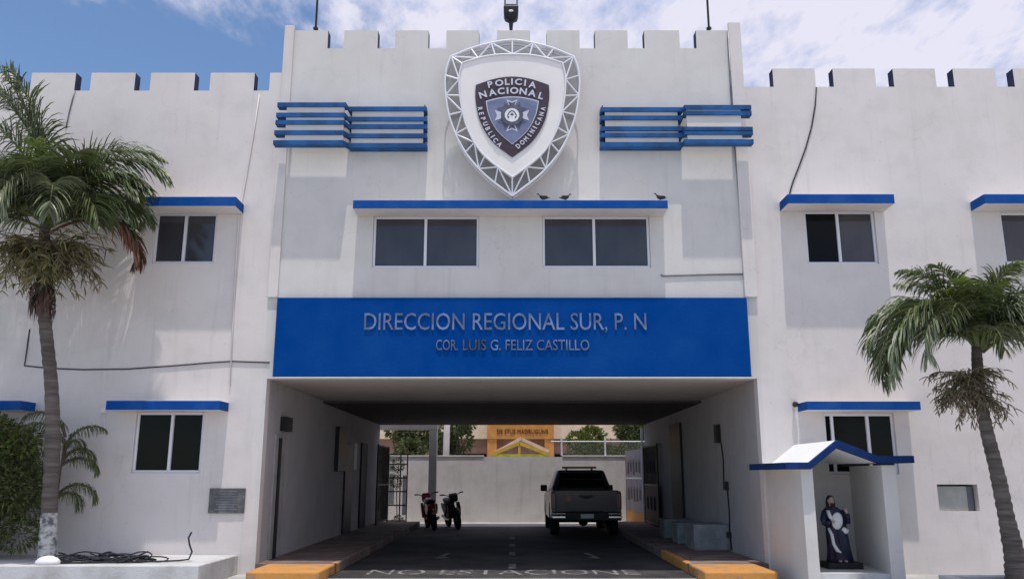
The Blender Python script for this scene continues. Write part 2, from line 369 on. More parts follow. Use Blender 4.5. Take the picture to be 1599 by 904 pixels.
# ------------------------------------------------------------------ the building
bld = thing('police_building', 'white castle-like two storey building with battlements and a drive-through passage', 'building', (0, D, 0))
def Z(y, Y=D): return at(800, y, Y).z
def X(x, y, Y=D): return at(x, y, Y).x
zc_top, zc_notch = Z(48), Z(76)
zl_top, zl_notch = Z(114), Z(142)
zr_top, zr_notch = Z(107.5), Z(136)
PH = Z(591)                  # passage height
wins = {                     # x left, x right (mid height), y top, y bottom
 'cl': (582, 748, 337, 418), 'cr': (847, 1015, 337, 418),
 'ul': (240, 337, 332, 411), 'ur': (1258, 1369, 329, 412), 'ur2': (1566, 1676, 331, 411),
 'll': (209, 316, 643, 738), 'lr': (1289, 1400, 645, 740), 'll2': (-137, -28, 643, 738)}
H = {k: (X(a, (c+d)/2), X(b, (c+d)/2), Z(d), Z(c)) for k, (a, b, c, d) in wins.items()}
niche = (X(1465, 777), X(1528, 777), Z(798), Z(756))
def mer(l, w, n, step, y): return [(X(l + i*step, y), X(l + w + i*step, y)) for i in range(n)]
ml = [(X(421, 128), -4.34)] + mer(328, 69, 9, -93.2, 128)
mrr = mer(1207, 66, 9, 94, 122)
mc = [(X(a, 62), X(b, 62)) for a, b in ((455,512),(537,590),(617,669),(697,748),(776,828),(854,905),(929,980),(1006,1061),(1087,1140))]
XL, XR = -16.0, 16.0
def wall_grid(name, xs, zs, solid, y0, y1, mats, mi=lambda x, z: 0, side=lambda x, z: 0, parent=None):
    xs = sorted(set(round(x, 4) for x in xs)); zs = sorted(set(round(z, 4) for z in zs)); b = MB()
    nx, nz = len(xs) - 1, len(zs) - 1
    ok = [[solid((xs[i]+xs[i+1])/2, (zs[j]+zs[j+1])/2) for j in range(nz)] for i in range(nx)]
    for i in range(nx):
        for j in range(nz):
            if not ok[i][j]: continue
            a, c, e, f = xs[i], xs[i+1], zs[j], zs[j+1]; mx_, mz = (a+c)/2, (e+f)/2; k = mi(mx_, mz)
            b.add([(a,y0,e),(c,y0,e),(c,y0,f),(a,y0,f)], [(0,1,2,3)], k)
            b.add([(a,y1,e),(c,y1,e),(c,y1,f),(a,y1,f)], [(3,2,1,0)], k)
            if i == 0 or not ok[i-1][j]: b.add([(a,y0,e),(a,y0,f),(a,y1,f),(a,y1,e)], [(0,1,2,3)], side(mx_, mz))
            if i == nx-1 or not ok[i+1][j]: b.add([(c,y0,e),(c,y0,f),(c,y1,f),(c,y1,e)], [(3,2,1,0)], side(mx_, mz))
            if j == 0 or not ok[i][j-1]: b.add([(a,y0,e),(c,y0,e),(c,y1,e),(a,y1,e)], [(3,2,1,0)], k)
            if j == nz-1 or not ok[i][j+1]: b.add([(a,y0,f),(c,y0,f),(c,y1,f),(a,y1,f)], [(0,1,2,3)], k)
    b.raw = True
    return b.build(name, mats, parent)
def inside(h, x, z): return h[0] < x < h[1] and h[2] < z < h[3]
def solid(x, z):
    for h in H.values():
        if inside(h, x, z): return False
    if inside(niche, x, z): return False
    if abs(x) < 4.27 and z < PH: return False
    if x < -4.34: return z < zl_notch or (z < zl_top and any(a < x < b for a, b in ml))
    if x > 4.34: return z < zr_notch or (z < zr_top and any(a < x < b for a, b in mrr))
    return z < zc_notch or (z < zc_top and any(a < x < b for a, b in mc))
xs = [XL, XR, -4.27, 4.27, -4.34, 4.34, niche[0], niche[1]] + [v for h in H.values() for v in h[:2]] + [v for a in ml + mrr + mc for v in a]
zs = [0, PH, zc_top, zc_notch, zl_top, zl_notch, zr_top, zr_notch, niche[2], niche[3]] + [v for h in H.values() for v in h[2:]]
xs = [x for x in xs if XL <= x <= XR]
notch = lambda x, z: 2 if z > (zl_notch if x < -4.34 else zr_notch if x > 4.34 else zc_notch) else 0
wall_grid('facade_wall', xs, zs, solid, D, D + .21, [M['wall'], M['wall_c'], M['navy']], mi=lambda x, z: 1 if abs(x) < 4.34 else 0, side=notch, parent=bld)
b = MB()     # shell behind the facade
b.box(XL, XL + .2, D + .215, 27.5, 0, zl_notch - .9); b.box(XR - .2, XR, D + .215, 27.5, 0, zr_notch - .9)
b.build('side_wall', M['wall'], bld, split=True)
b = MB(); b.box(XL, -4.4, 27.3, 27.5, 0, 7.6); b.box(4.4, XR, 27.3, 27.5, 0, 7.6); b.box(-4.39, 4.39, 27.3, 27.5, PH - .02, 8.0)
b.build('rear_wall', M['wall_c'], bld, split=True)
b = MB(); b.box(XL + .21, XR - .21, D + .215, 27.29, 7.3, 7.5); b.box(XL + .21, -4.46, D + .215, 27.29, 3.35, 3.5); b.box(4.46, XR - .21, D + .215, 27.29, 3.35, 3.5)
b.build('roof_slab', M['room'], bld, split=True)
b = MB(); b.box(-4.45, -4.27, D + .215, 27.29, .0, PH); b.box(4.27, 4.45, D + .215, 27.29, 0, PH)
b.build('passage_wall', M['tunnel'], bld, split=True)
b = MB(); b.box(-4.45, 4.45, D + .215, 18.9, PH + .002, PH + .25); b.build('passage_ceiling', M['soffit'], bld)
b = MB(); b.box(-4.45, 4.45, 18.9, 27.29, PH - .05, PH + .25); b.build('rear_passage_ceiling', M['soffit2'], bld)  # rear ceiling coloured far darker than the front stretch
# partition in front of which daylight would die: rooms either side of the passage
b = MB(); b.box(-4.6, -4.46, D + .22, 27.2, .0, 3.3); b.box(4.46, 4.6, D + .22, 27.2, 0, 3.3); b.build('room_wall', M['room'], bld, split=True)
# pilasters that frame the centre block
b = MB(); b.box(X(1141, 100, D-.07), X(1160, 100, D-.07), D - .07, D - .002, Z(465), Z(38)); 
b.box(X(441, 100, D-.05), X(456, 100, D-.05), D - .05, D - .002, Z(465), Z(42)); b.build('pilaster', M['wall'], bld, bevel=.01, split=True)
# cover strips over the parapet run behind
b = MB(); b.box(-4.3, -4.1, D + .215, 27, 7.5, zc_notch - .1); b.box(4.1, 4.3, D + .215, 27, 7.5, zc_notch - .1); b.build('upper_side_wall', M['wall_c'], bld, split=True)

# window hoods
def hood(x0, x1, y0, y1, p=.46, name='window_hood'):
    Y = D - p; a = X(x0, (y0+y1)/2, Y); c = X(x1, (y0+y1)/2, Y); z1 = Z(y0, Y); z0 = Z(y1, Y); h = MB()
    h.box(a, c, Y, D - .002, z0, z1, 0); o = h.build(name, [M['blue'], M['wall']], bld)
    for p_ in o.data.polygons:
        if abs(p_.normal.z) > .9: p_.material_index = 1
    bv = o.modifiers.new('bevel', 'BEVEL'); bv.width = .012; bv.segments = 2
    return o
hood(551, 1043, 312.5, 326); hood(208, 368, 307, 322); hood(1230, 1397, 303, 318); hood(1537, 1705, 303, 318)
hood(165, 343, 625, 640); hood(1260, 1438, 626, 640); hood(-147, 32, 625, 640)

# windows: frame, centre mullion, sliding panes; near-black panes stand in for the dark room at open sashes
def window(key, mull, panes):
    x0, x1, z0, z1 = H[key]; t = .045; y0 = D + .04; y1 = D + .11
    w = bpy.data.objects.new('window', None); C.objects.link(w); w.parent = bld; w.location = Vector(((x0+x1)/2, D, z0)) - Vector(bld.location)
    off = Vector(((x0+x1)/2, D, z0))
    def part(mb, name, m, bevel=0):
        mb.v = [tuple(Vector(p) - off) for p in mb.v]; return mb.build(name, m, w, world=False, bevel=bevel)
    f = MB(); e = .002; f.box(x0+e, x1-e, y0, y1, z0+e, z0+t); f.box(x0+e, x1-e, y0, y1, z1-t, z1-e)
    f.box(x0+e, x0+t, y0+.001, y1-.001, z0+t, z1-t); f.box(x1-t, x1-e, y0+.001, y1-.001, z0+t, z1-t); part(f, 'frame', M['alu'], .006)
    ms = [x0 + t] + [X(m, (wins[key][2]+wins[key][3])/2) for m in mull] + [x1 - t]
    for m in ms[1:-1]:
        q = MB(); q.box(m - .025, m + .025, y0 - .008, y1 - .01, z0+t-.003, z1-t+.003); part(q, 'mullion', M['alu'], .005)
    for i, k in enumerate(panes):
        a, c = ms[i] + (.025 if i else 0), ms[i+1] - (.025 if i < len(panes)-1 else 0)
        q = MB(); q.box(a, c, y0 + .03 + .008*(i % 2), y0 + .036 + .008*(i % 2), z0+t, z1-t)
        part(q, 'pane', M['glass'] if k == 'g' else M['glass2'])
window('cl', [664], 'gg'); window('cr', [928], 'gg'); window('ul', [287], 'gg'); window('ur', [1311], 'dg'); window('ur2', [1620], 'gd')
window('ll', [265], 'dd'); window('lr', [1303, 1359], 'ddd'); window('ll2', [-82], 'dd')

# projecting blue bands either side of the emblem
def bands(ys_in, ys_out, sx_in, sx_out, h=6.6):
    for (yi, yo) in zip(ys_in, ys_out):
        Yi = D - .22; Yo = D - .43; q = MB()
        z0, z1 = Z(yi + h/2, Yi), Z(yi - h/2, Yi)
        a, c = sorted((X(sx_in[0], yi, Yi), X(sx_in[1], yi, Yi))); q.box(a, c, Yi, D - .003, z0, z1)
        z0, z1 = Z(yo + h/2, Yo), Z(yo - h/2, Yo)
        a, c = sorted((X(sx_out[0](yo), yo, Yo), X(sx_out[1](yo), yo, Yo))); q.box(a, c, Yo, D - .27, z0, z1)
        # angled connector between the two depths
        xi = X(sx_in[0], yi, Yi); xo = X(sx_out[0](yo), yo, Yo); s = 1 if xo > xi else -1
        zi0, zi1 = Z(yi + h/2, Yi), Z(yi - h/2, Yi)
        p0, p1 = (xi - s*.0, xo + s*.002)
        q.hexa([(p0, Yi-.002, zi0), (p1, Yo+.001, z0), (p1, Yo+.14, z0), (p0, Yi+.12, zi0)], [(p0, Yi-.002, zi1), (p1, Yo+.001, z1), (p1, Yo+.14, z1), (p0, Yi+.12, zi1)])
        q.build('blue_band', M['stripe'], bld)
bands((170, 186, 197.5, 212, 227), (163.5, 179.5, 191, 207, 222.5), (544, 666), (lambda y: 540 - (y-163)*.08, lambda y: 433 - (y-163)*.11))
bands((171, 184, 201, 211, 225.5), (167.5, 176.5, 201.5, 207, 221), (1066, 938), (lambda y: 1069, lambda y: 1173 + (y-165)*.07))
for xa_, xb_, ya_, yb_ in ((549, 661, 170, 227), (945, 1059, 171, 225.5)):
    Yi = D - .185; q = MB(); q.box(X(xa_, 200, Yi), X(xb_, 200, Yi), Yi, D - .004, Z(yb_, Yi), Z(ya_, Yi)); q.build('band_backing', M['wall_c'], bld)
for xa_, xb_, ya_, yb_ in ((446, 536, 163.5, 222.5), (1073, 1158, 167.5, 221)):
    Yi = D - .40; q = MB(); q.box(X(xa_, 200, Yi), X(xb_, 200, Yi), Yi, Yi + .08, Z(yb_, Yi), Z(ya_, Yi)); q.build('band_backing', M['wall_c'], bld)
q = MB()
for x, ya, yb in ((663, 166, 231), (941, 167, 229)):
    xx = X(x, 200, D - .1); q.box(xx - .008, xx + .008, D - .16, D - .004, Z(yb, D-.1), Z(ya, D-.1))
for x in (452, 1148):
    xx = X(x, 200, D - .2); q.box(xx - .02, xx + .02, D - .30, D - .075, Z(222, D-.2), Z(176, D-.2))
q.build('band_bracket', M['navy'], bld, split=True)

# ------------------------------------------------------------------ blue name panel over the passage
sg = thing('name_panel', 'long blue panel with raised headquarters lettering over the passage', 'sign', (0, D - .12, Z(588, D-.12)))
Y = D - .12; sx = X(1170, 526, Y); z0, z1 = Z(588, Y), Z(464.5, Y)
MB().box(-sx, sx, Y, D - .072, z0, z1).build('panel', M['bluesign'], sg, bevel=.012)
MB().box(-sx + .02, sx - .02, Y + .004, D - .004, z0 - .022, z0 - .002).build('drip_edge', M['white'], sg)
def line(text, xa, xb, ya, yb, m, dep=.022, name='lettering'):
    q = MB(); A = at(xa, (ya+yb)/2, Y); B = at(xb, (ya+yb)/2, Y); zb, zt = Z(yb, Y), Z(ya, Y)
    solid_text(q, text, lambda a, b_, t: (A.x + (B.x-A.x)*a, Y - .003 - dep*t, zb + (zt-zb)*b_), 1, .002)
    q.build(name, m, sg)
line('DIRECCION REGIONAL SUR, P. N', 569, 1009, 489, 519.5, M['letter'])
line('COR.', 681, 715, 530.5, 547, M['letter']); line('LUIS', 723, 759, 530, 547, M['letterd'])
line('G. FELIZ CASTILLO', 766, 920, 530.5, 547, M['letter'])

# ------------------------------------------------------------------ shield emblem
sh = thing('shield_emblem', 'large police shield sign in a white tubular truss ring over the windows', 'sign', at(800, 306, 13.95))
def mir(pts): return pts + [(1600 - x, y) for x, y in reversed(pts) if abs(x - 800) > 1]
def smooth(pts, n=8):
    "closed Catmull-Rom through the points, with sharp corners where flagged by a third value"
    out = []; N = len(pts)
    for i in range(N):
        p0, p1, p2, p3 = pts[(i-1) % N], pts[i], pts[(i+1) % N], pts[(i+2) % N]
        if len(p1) > 2: p0 = p1
        if len(p2) > 2: p3 = p2
        for k in range(n):
            t = k / n
            out.append(tuple(.5*((2*p1[j]) + (-p0[j]+p2[j])*t + (2*p0[j]-5*p1[j]+4*p2[j]-p3[j])*t*t + (-p0[j]+3*p1[j]-3*p2[j]+p3[j])*t**3) for j in (0, 1)))
    return out
def mirc(h): return h + [((1600 - p[0], p[1]) + tuple(p[2:])) for p in reversed(h) if abs(p[0] - 800) > 1]
outer = smooth(mirc([(800, 63), (832, 67.5), (864, 76), (896, 89, 1), (903.5, 112), (904.5, 142), (897, 187), (876, 234), (844, 272), (800, 306, 1)]))
inner = smooth(mirc([(800, 85), (840, 88), (878, 98.5, 1), (883, 122), (880.5, 160), (870, 201), (846, 241), (800, 277, 1)]))
badge = smooth(mirc([(800, 120), (828, 123.5), (857, 133, 1), (857.5, 155), (850, 190), (831, 221), (800, 245.5, 1)]))
binn = smooth(mirc([(800, 151), (822, 153), (841.5, 158, 1), (837, 180), (823.5, 205), (800, 226, 1)]))
def sp(p, Y): v = at(p[0], p[1], Y); return (v.x, v.z)
def plate(pts, Y, d, name, m, bevel=0, par=None):
    q = MB(); q.prism([sp(p, Y) for p in pts], Y, Y + d, 'y'); return q.build(name, m, par or sh, bevel=bevel)
YF, YB = 14.10, 14.28
def ring_tube(q, pts, Y, r, shr=0):
    P = [Vector((sp(p, Y)[0], Y, sp(p, Y)[1])) for p in pts]; q.tube(P + [P[0]], r, 6, caps=False)
def world_pts(pts, Y, Yref):     # same real outline set back: sizes taken at Yref
    return [Vector((sp(p, Yref)[0], Y, sp(p, Yref)[1])) for p in pts]
q = MB(); 
for Yy in (YF, YB):
    P = world_pts(outer, Yy, YF); q.tube(P + [P[0]], .021 if Yy == YF else .014, 6, caps=False)
Pi = world_pts(inner, YF - .06, YF - .06); q.tube(Pi + [Pi[0]], .018, 6, caps=False)
q.build('ring_tube', M['metal_w'], sh, smooth=True)
def resample(pts, n, start=0):
    P = [Vector(p) for p in pts]; P.append(P[0]); L = [0]
    for a, b_ in zip(P, P[1:]): L.append(L[-1] + (b_ - a).length)
    res = []; j = 0
    for k in range(n):
        s_ = L[-1] * ((k / n + start) % 1.0); j = max(i for i in range(len(L)) if L[i] <= s_ + 1e-9); j = min(j, len(P)-2)
        t = (s_ - L[j]) / max(1e-6, L[j+1] - L[j]); res.append(P[j].lerp(P[j+1], t))
    return res
NN = 22
O = resample(world_pts(outer, YF, YF), NN); I = resample(world_pts(inner, YF - .06, YF - .06), NN)
B = resample(world_pts(outer, YB, YF), NN)
for k in range(NN):
    a, c = O[k], I[k]; MB().tube([a, c], .0155, 5).build('web_bar', M['metal_w'], sh)
    d = I[(k+1) % NN] if k % 2 else I[k]; e = O[k] if k % 2 else O[(k+1) % NN]
    MB().tube([e, d], .0155, 5).build('web_bar', M['metal_w'], sh)
q = MB()
for k in range(0, NN, 2): q.tube([O[k], B[k]], .010, 5)
q.build('ring_spacer', M['metal_w'], sh)
q = MB()
for x, y in ((740, 110), (860, 110), (760, 210), (840, 210)):
    v = at(x, y, 14.0); q.tube([(v.x, 14.2, v.z), (v.x, D - .003, v.z)], .03, 8)
for x, y in ((800, 302),):
    v = at(x, y, 14.2); q.tube([(v.x*.97, YB, v.z + .05), (v.x*1.04, D - .003, v.z - .03)], .015, 6)
q.build('wall_bracket', M['grmetal'], sh, split=True)
q = MB(); n_ = 132; vv = [Vector(p) for p in resample(world_pts(outer, YF + .05, YF), n_)] + [Vector(p) for p in resample(world_pts(inner, YF + .05, YF), n_)]
q.raw = True; q.add(vv, [(i, (i+1) % n_, n_ + (i+1) % n_, n_ + i) for i in range(n_)]); q.build('ring_mesh', M['mesh'], sh)
plate(inner, YF - .05, .15, 'face_panel', M['panelw'], bevel=.02)
plate(badge, YF - .075, .024, 'badge_plate', M['badge'])
plate(binn, YF - .082, .006, 'badge_border', M['badgeline'])
cx, cy = 799.5, 185
small = [((x - cx) * .955 + cx, (y - cy) * .955 + cy) for x, y in binn]
plate(small, YF - .088, .005, 'badge_field', M['badgeblue'])
# eight-armed star behind a ringed white disc
YS = YF - .092; c0 = at(799.5, 180.5, YS); U = YS / F
def star(pts, d, y, mb):
    mb.prism([(c0.x + x * U, c0.z + z * U) for x, z in pts], y, y + d, 'y')
q = MB()
for k in range(8):
    a = k * math.pi / 4
    L, w = (29, 9.5) if k % 2 == 0 else (25, 7.5)
    pts = [(-3, 4), (3, 4), (w*.55, L*.62), (w, L), (0, L*.86), (-w, L), (-w*.55, L*.62)]
    pr = [(x*math.cos(a) - z*math.sin(a), x*math.sin(a) + z*math.cos(a)) for x, z in pts]
    if k % 2 == 0: star(pr, .004, YS - .0002*k, q)
q.build('star_arm', M['badgeline'], sh)
q = MB()
for k in (1, 3, 5, 7):
    a = k * math.pi / 4
    pts = [(-4, 4), (4, 4), (9, 26), (0, 22), (-9, 26)]
    pr = [(x*math.cos(a) - z*math.sin(a), x*math.sin(a) + z*math.cos(a)) for x, z in pts]; star(pr, .004, YS + .0003*k - .001, q)
for k in (0, 4):
    a = k * math.pi / 4
    pts = [(-2.5, 4), (2.5, 4), (4, 19), (6.5, 25), (0, 22.5), (-6.5, 25), (-4, 19)]
    pr = [(x*math.cos(a) - z*math.sin(a), x*math.sin(a) + z*math.cos(a)) for x, z in pts]; star(pr, .004, YS - .005, q)
q.build('star_grey', M['badgegrey'], sh)  # grey star points and inlays, in the badge's own colour
circ = lambda r, n=36: [(r*math.cos(2*math.pi*i/n), r*math.sin(2*math.pi*i/n)) for i in range(n)]
q = MB(); star(circ(18.5), .006, YS - .012, q); q.build('star_ring', M['badgegrey'], sh)
q = MB(); star(circ(12.2), .004, YS - .017, q); q.build('star_disc', M['white'], sh)
q = MB()
star([(-7, -2), (-4, 4), (0, 7), (4, 4), (7, -2), (8.5, -1), (5, 6), (0, 9), (-5, 6), (-8.5, -1)], .002, YS - .020, q)
star([(-8, -4), (-5, -6.5), (-4.5, -3.5), (-6.5, -1.5)], .002, YS - .020, q); star([(8, -4), (5, -6.5), (4.5, -3.5), (6.5, -1.5)], .002, YS - .020, q)
star([(-3, 1), (0, 4), (3, 1), (1.5, -1), (-1.5, -1)], .002, YS - .020, q)
q.build('disc_emblem', M['badgegrey'], sh)
def arc_text(text, pos, size, name, ax=1.0):
    "pos: pixel centre and turn (degrees) for each letter"
    q = MB(); yy = YF - .078
    for ch, (x, y, a) in zip(text, pos):
        if ch == ' ': continue
        vs, fs = glyphs(ch); x0 = min(v[0] for v in vs); x1 = max(v[0] for v in vs); h = size; c_ = at(x, y, yy)
        wscale = (x1 - x0) / .73 * size * ax if ch != 'I' else .24 * size
        ca, sa = math.cos(R(a)), math.sin(R(a))
        def pl(u, v, t):
            lx = (u - .5) * wscale * U; lz = (v - .5) * h * U
            return (c_.x + lx*ca - lz*sa, yy - .009*t, c_.z + lx*sa + lz*ca)
        solid_text(q, ch, pl, 1, .028)
    return q.build(name, M['badgeline'], sh)
arc_text('POLICIA', [(765.5, 132.5, 12), (779.5, 130, 8), (792, 128.5, 3), (799.5, 128, 0), (809.5, 128.5, -3), (820, 130, -7), (831.5, 133, -10)], 11.5, 'top_lettering', 1.22)
arc_text('NACIONAL', [(754, 148.5, 17), (769, 145, 12), (782.5, 142.8, 6), (792.5, 142, 2), (803, 142, -1), (817, 143.3, -7), (831, 146, -11), (845, 150.3, -17)], 12, 'second_lettering', 1.18)
rl = [(748.5, 170.5), (750.5, 178), (753.3, 186), (756.8, 194), (760.5, 201.5), (764.8, 208.5), (768.3, 213.5), (772.5, 219.5), (779, 226)]
rl = [(x + 1.2, y) for x, y in rl]
arc_text('REPUBLICA', [(x, y, -82 + i*4.2) for i, (x, y) in enumerate(rl)], 8.2, 'left_lettering', .98)
rr = [(809.5, 229.5), (817, 223.5), (824.5, 216.5), (830.5, 210), (835, 203.5), (840, 197), (844.2, 189), (847.5, 180.5), (850, 170.5)]
rr = [(x - 1.0, y) for x, y in rr]
arc_text('DOMINICANA'[:10], [(x, y, 42 + i*4.4) for i, (x, y) in enumerate([(809, 228.5), (815.5, 223), (821.5, 217.5), (826.8, 211.5), (831, 205.5), (835, 199.5), (839, 193), (842.6, 186), (845.6, 178.5), (848, 170.5)])], 8.2, 'right_lettering', .90)

# ------------------------------------------------------------------ things on the roof line
lp = thing('street_lamp', 'grey lamp head on a thin pole rising above the shield emblem', 'lamp', (at(797, 40, 15.2).x, 15.2, 7.5))
v = at(798, 35, 15.2); MB().tube([(v.x, 15.2, 7.5), (v.x, 15.2, v.z - .04)], .022, 8).build('pole', M['grmetal'], lp)
q = MB(); zt = v.z
q.tube([(v.x, 15.2, zt - .22), (v.x, 15.2, zt + .02)], [.028, .05], 8); q.build('pole_socket', M['dkmetal'], lp)
q = MB(); e = [(0, .05, .05), (.06, .12, .1), (.14, .145, .12), (.30, .15, .13)]
q.loft([[(v.x + sx_*w, 15.2 + sy_*d_, zt + z) for sx_, sy_ in ((-1,-1),(1,-1),(1,1),(-1,1))] for z, w, d_ in e]); q.build('lamp_housing', M['dkmetal'], lp, bevel=.02)
q = MB(); q.box(v.x - .14, v.x + .14, 15.11, 15.30, zt + .302, zt + .85); q.build('lamp_head', M['grmetal'], lp, bevel=.03)
MB().box(v.x - .105, v.x + .105, 15.098, 15.108, zt + .34, zt + .8).build('lamp_glass', M['alu'], lp)
MB().ell((v.x, 15.065, zt + .17), .05, .02, .025).build('lamp_badge', M['white'], lp, smooth=True)
for x, lab in ((493, 'thin dark antenna pole standing on the left end of the centre parapet'), (1107, 'thin dark antenna pole standing on the right end of the centre parapet')):
    v = at(x, 46, D + .1); o = thing('antenna_pole', lab, 'pole', v, group='antenna poles on the parapet')
    MB().tube([(v.x, v.y, v.z - .03), (v.x, v.y, v.z + 1.2)], .022, 8).build('lower_tube', M['dkmetal'], o)
    MB().tube([(v.x, v.y, v.z + 1.2), (v.x - .01, v.y, v.z + 2.4)], .014, 8).build('upper_tube', M['dkmetal'], o)
    MB().lathe_z((v.x, v.y, v.z - .004), [(0, .05), (.03, .05), (.03, .024), (.06, .024)]).build('foot_plate', M['dkmetal'], o)

# pigeons on the long hood
def pigeon(x, y, rz, label):
    v = at(x, y, 14.15); v.z = Z(312.5, D-.46) + .002; o = thing('pigeon', label, 'bird', v, group='pigeons on the long window hood', rz=rz); o.scale = (.8, .72, .68)
    prof = [(-.17,.105,.012,.006),(-.12,.10,.026,.010),(-.07,.105,.042,.032),(-.02,.115,.056,.052),(.03,.125,.056,.054),(.07,.145,.042,.042),(.095,.18,.026,.026),(.105,.205,.022,.022),(.12,.222,.023,.022),(.14,.222,.014,.013),(.165,.214,.004,.004)]
    q = MB(); q.loft([[(w*math.cos(2*math.pi*k/10), yy, z + h*math.sin(2*math.pi*k/10)) for k in range(10)] for yy, z, w, h in prof])
    for s in (-1, 1): q.tube([(s*.018, .005, .09), (s*.02, .01, 0.004)], [.008, .005], 6); q.tube([(s*.02, -.01, .005), (s*.022, .04, .004)], .004, 5)
    q.build('body', M['bird'], o, smooth=True, world=False)
    q = MB()
    for s in (-1, 1): q.ell((s*.048, -.03, .122), .014, .10, .035, 10, 6)
    q.build('wing', M['dkmetal'], o, smooth=True, world=False)
pigeon(848, 308, R(80), 'dark pigeon on the long blue hood, nearest to the shield tip')
pigeon(883, 308, R(-75), 'dark pigeon on the long blue hood, second from the shield tip')
pigeon(1031, 308, R(95), 'dark pigeon standing at the right end of the long blue hood')

# ------------------------------------------------------------------ wall cables, pipes, plaque, niche
def wire(name, pts, r, m, label, cat='cable', Yw=D - .012, grp=None):
    P = [at(x, y, Yw) for x, y in pts]; q = MB(); q.tube(P, r, 6); return tag(q.build(name, m, smooth=True), label, cat, grp)
wire('wall_cable', [(1275,137),(1273,165),(1267,200),(1258,232),(1247,262),(1238,285),(1233,303)], .013, M['cable'], 'dark cable curving down from the parapet to the right upper hood')
wire('wall_cable', [(117,142),(112,160),(107,180),(103,200)], .012, M['grmetal'], 'short thin cable hanging from the left parapet behind the palm')
wire('wall_cable', [(46,514),(42,545),(38,571),(80,575),(130,577),(200,576),(270,571),(330,566),(362,564),(421,566)], .011, M['cable'], 'thin cable sagging along the wall between the two left storeys')
wire('wall_conduit', [(405,148),(395,215),(384,280),(373,340),(368,420),(364,500),(359,603)], .013, M['wall'], 'thin white conduit running down the left wing wall', 'pipe', D - .02)
wire('wall_cable', [(1032,429),(1034,431),(1060,430),(1110,428.5),(1164,428)], .014, M['grmetal'], 'short grey cable running to the right pilaster above the blue panel')
wire('wall_tube', [(1137,50),(1142,140),(1148,220),(1154,300),(1160,380),(1165,430)], .022, M['grmetal'], 'thin grey tube running down beside the right pilaster', 'pipe', D - .03)  # grey tube drawn down the left edge of the pilaster
v = at(163, 640, D - .03); q = MB(); q.box(v.x - .04, v.x + .04, D - .07, D - .002, v.z - .05, v.z + .03); q.tube([(v.x, D-.035, v.z-.05), (v.x + .03, D-.03, v.z - .3)], .008, 6)
tag(q.build('junction_box', M['white']), 'small white junction box at the corner of the lower left hood', 'box')
pl_ = thing('wall_plaque', 'grey engraved metal plaque on the lower left wall', 'plaque', at(354, 782, D - .03))
A = at(326, 781, D-.03); Bp = at(382, 781, D-.03); za, zb = Z(801, D-.03), Z(762, D-.03)
MB().box(A.x, Bp.x, D - .03, D - .002, za, zb).build('plate', M['plaque'], pl_, bevel=.006)
q = MB()
for i in range(9):
    zz = zb - .05 - i*.042; w = (.5 + .5*random.random()) * (Bp.x - A.x) * .42; cc = (A.x + Bp.x)/2; q.box(cc - w, cc + w, D - .034, D - .0302, zz - .009, zz + .006)
q.build('engraving', M['grmetal'], pl_)
nx0, nx1, nz0, nz1 = niche; ac = thing('wall_niche_unit', 'grey boxed unit set into the square hole in the right wall', 'air conditioner', ((nx0+nx1)/2, D, nz0))
q = MB(); q.box(nx0 - .02, nx1 + .02, D + .205, D + .6, nz0 - .03, nz0 - .003); q.box(nx0 - .02, nx1 + .02, D + .205, D + .6, nz1 + .003, nz1 + .03); q.box(nx1 + .003, nx1 + .03, D + .205, D + .6, nz0, nz1); q.box(nx0 - .03, nx0 - .003, D+.205, D+.6, nz0, nz1); q.box(nx0 - .03, nx1 + .03, D + .601, D + .63, nz0 - .03, nz1 + .03)
q.build('niche_lining', M['wall_c'], ac)
q = MB(); q.box(nx0 + .003, nx1 - .14, D + .09, D + .45, nz0 + .003, nz1 - .03); q.build('unit_casing', mat('unit_grey', (.42, .42, .40), .7, var=.1), ac, bevel=.01)
q = MB(); q.box(nx1 - .125, nx1 - .02, D + .12, D + .4, nz0 + .003, nz1 - .035); q.build('side_panel', M['grmetal'], ac)
v = at(1242, 631, D - .1); wl = thing('security_camera', 'small dark dome camera on the wall beside the lower right hood', 'camera', v)
MB().ell((v.x, v.y, v.z), .05, .06, .05).build('dome', M['dkmetal'], wl, smooth=True); MB().tube([(v.x, v.y + .02, v.z), (v.x, D - .001, v.z)], .022, 8).build('bracket', M['dkmetal'], wl)

# ------------------------------------------------------------------ left ledge with the coil of cable
lx = X(372, 868, D); le = MB(); le.prism([(-13, 12.8), (at(310, 886, 12.8).x, 12.8), (lx, D - .003), (-13, D - .003)], 0, .31, 'z')
tag(le.build('raised_ledge', M['ledge'], bevel=.015), 'low whitewashed concrete ledge along the left wall', 'ledge')
q = MB(); random.seed(3)
for i in range(15):
    cx_ = -6.35 + random.uniform(-.35, .35) + (.5 if i % 3 == 0 else 0); cy_ = 13.35 + random.uniform(-.12, .15); a_ = random.uniform(.35, .85); b2 = random.uniform(.12, .26); ph = random.uniform(0, 6); P = []
    for k in range(31):
        t = ph + k / 30 * 2 * math.pi * random.choice((1, 1)) * .93
        P.append((cx_ + a_*math.cos(t) + .03*math.sin(5*t + i), cy_ + b2*math.sin(t) + .02*math.cos(4*t), .325 + .008*i*(.5+.5*math.sin(3*t + i)) + .02*max(0, math.sin(2*t + i))))
    q.tube(P, .011, 5)
q.tube([(-6.8, 13.0, .325), (-6, 13.1, .33), (-5.4, 13.2, .33), (-5.1, 13.35, .33), (-4.98, 13.42, .34), (-4.95, 13.45, .45), (-5.0, 13.45, .56), (-5.02, 13.45, .66), (-4.97, 13.42, .74)], .014, 6)
tag(q.build('cable_coil', M['cable'], smooth=True), 'loose tangled coil of black cable lying on the left ledge', 'cable')
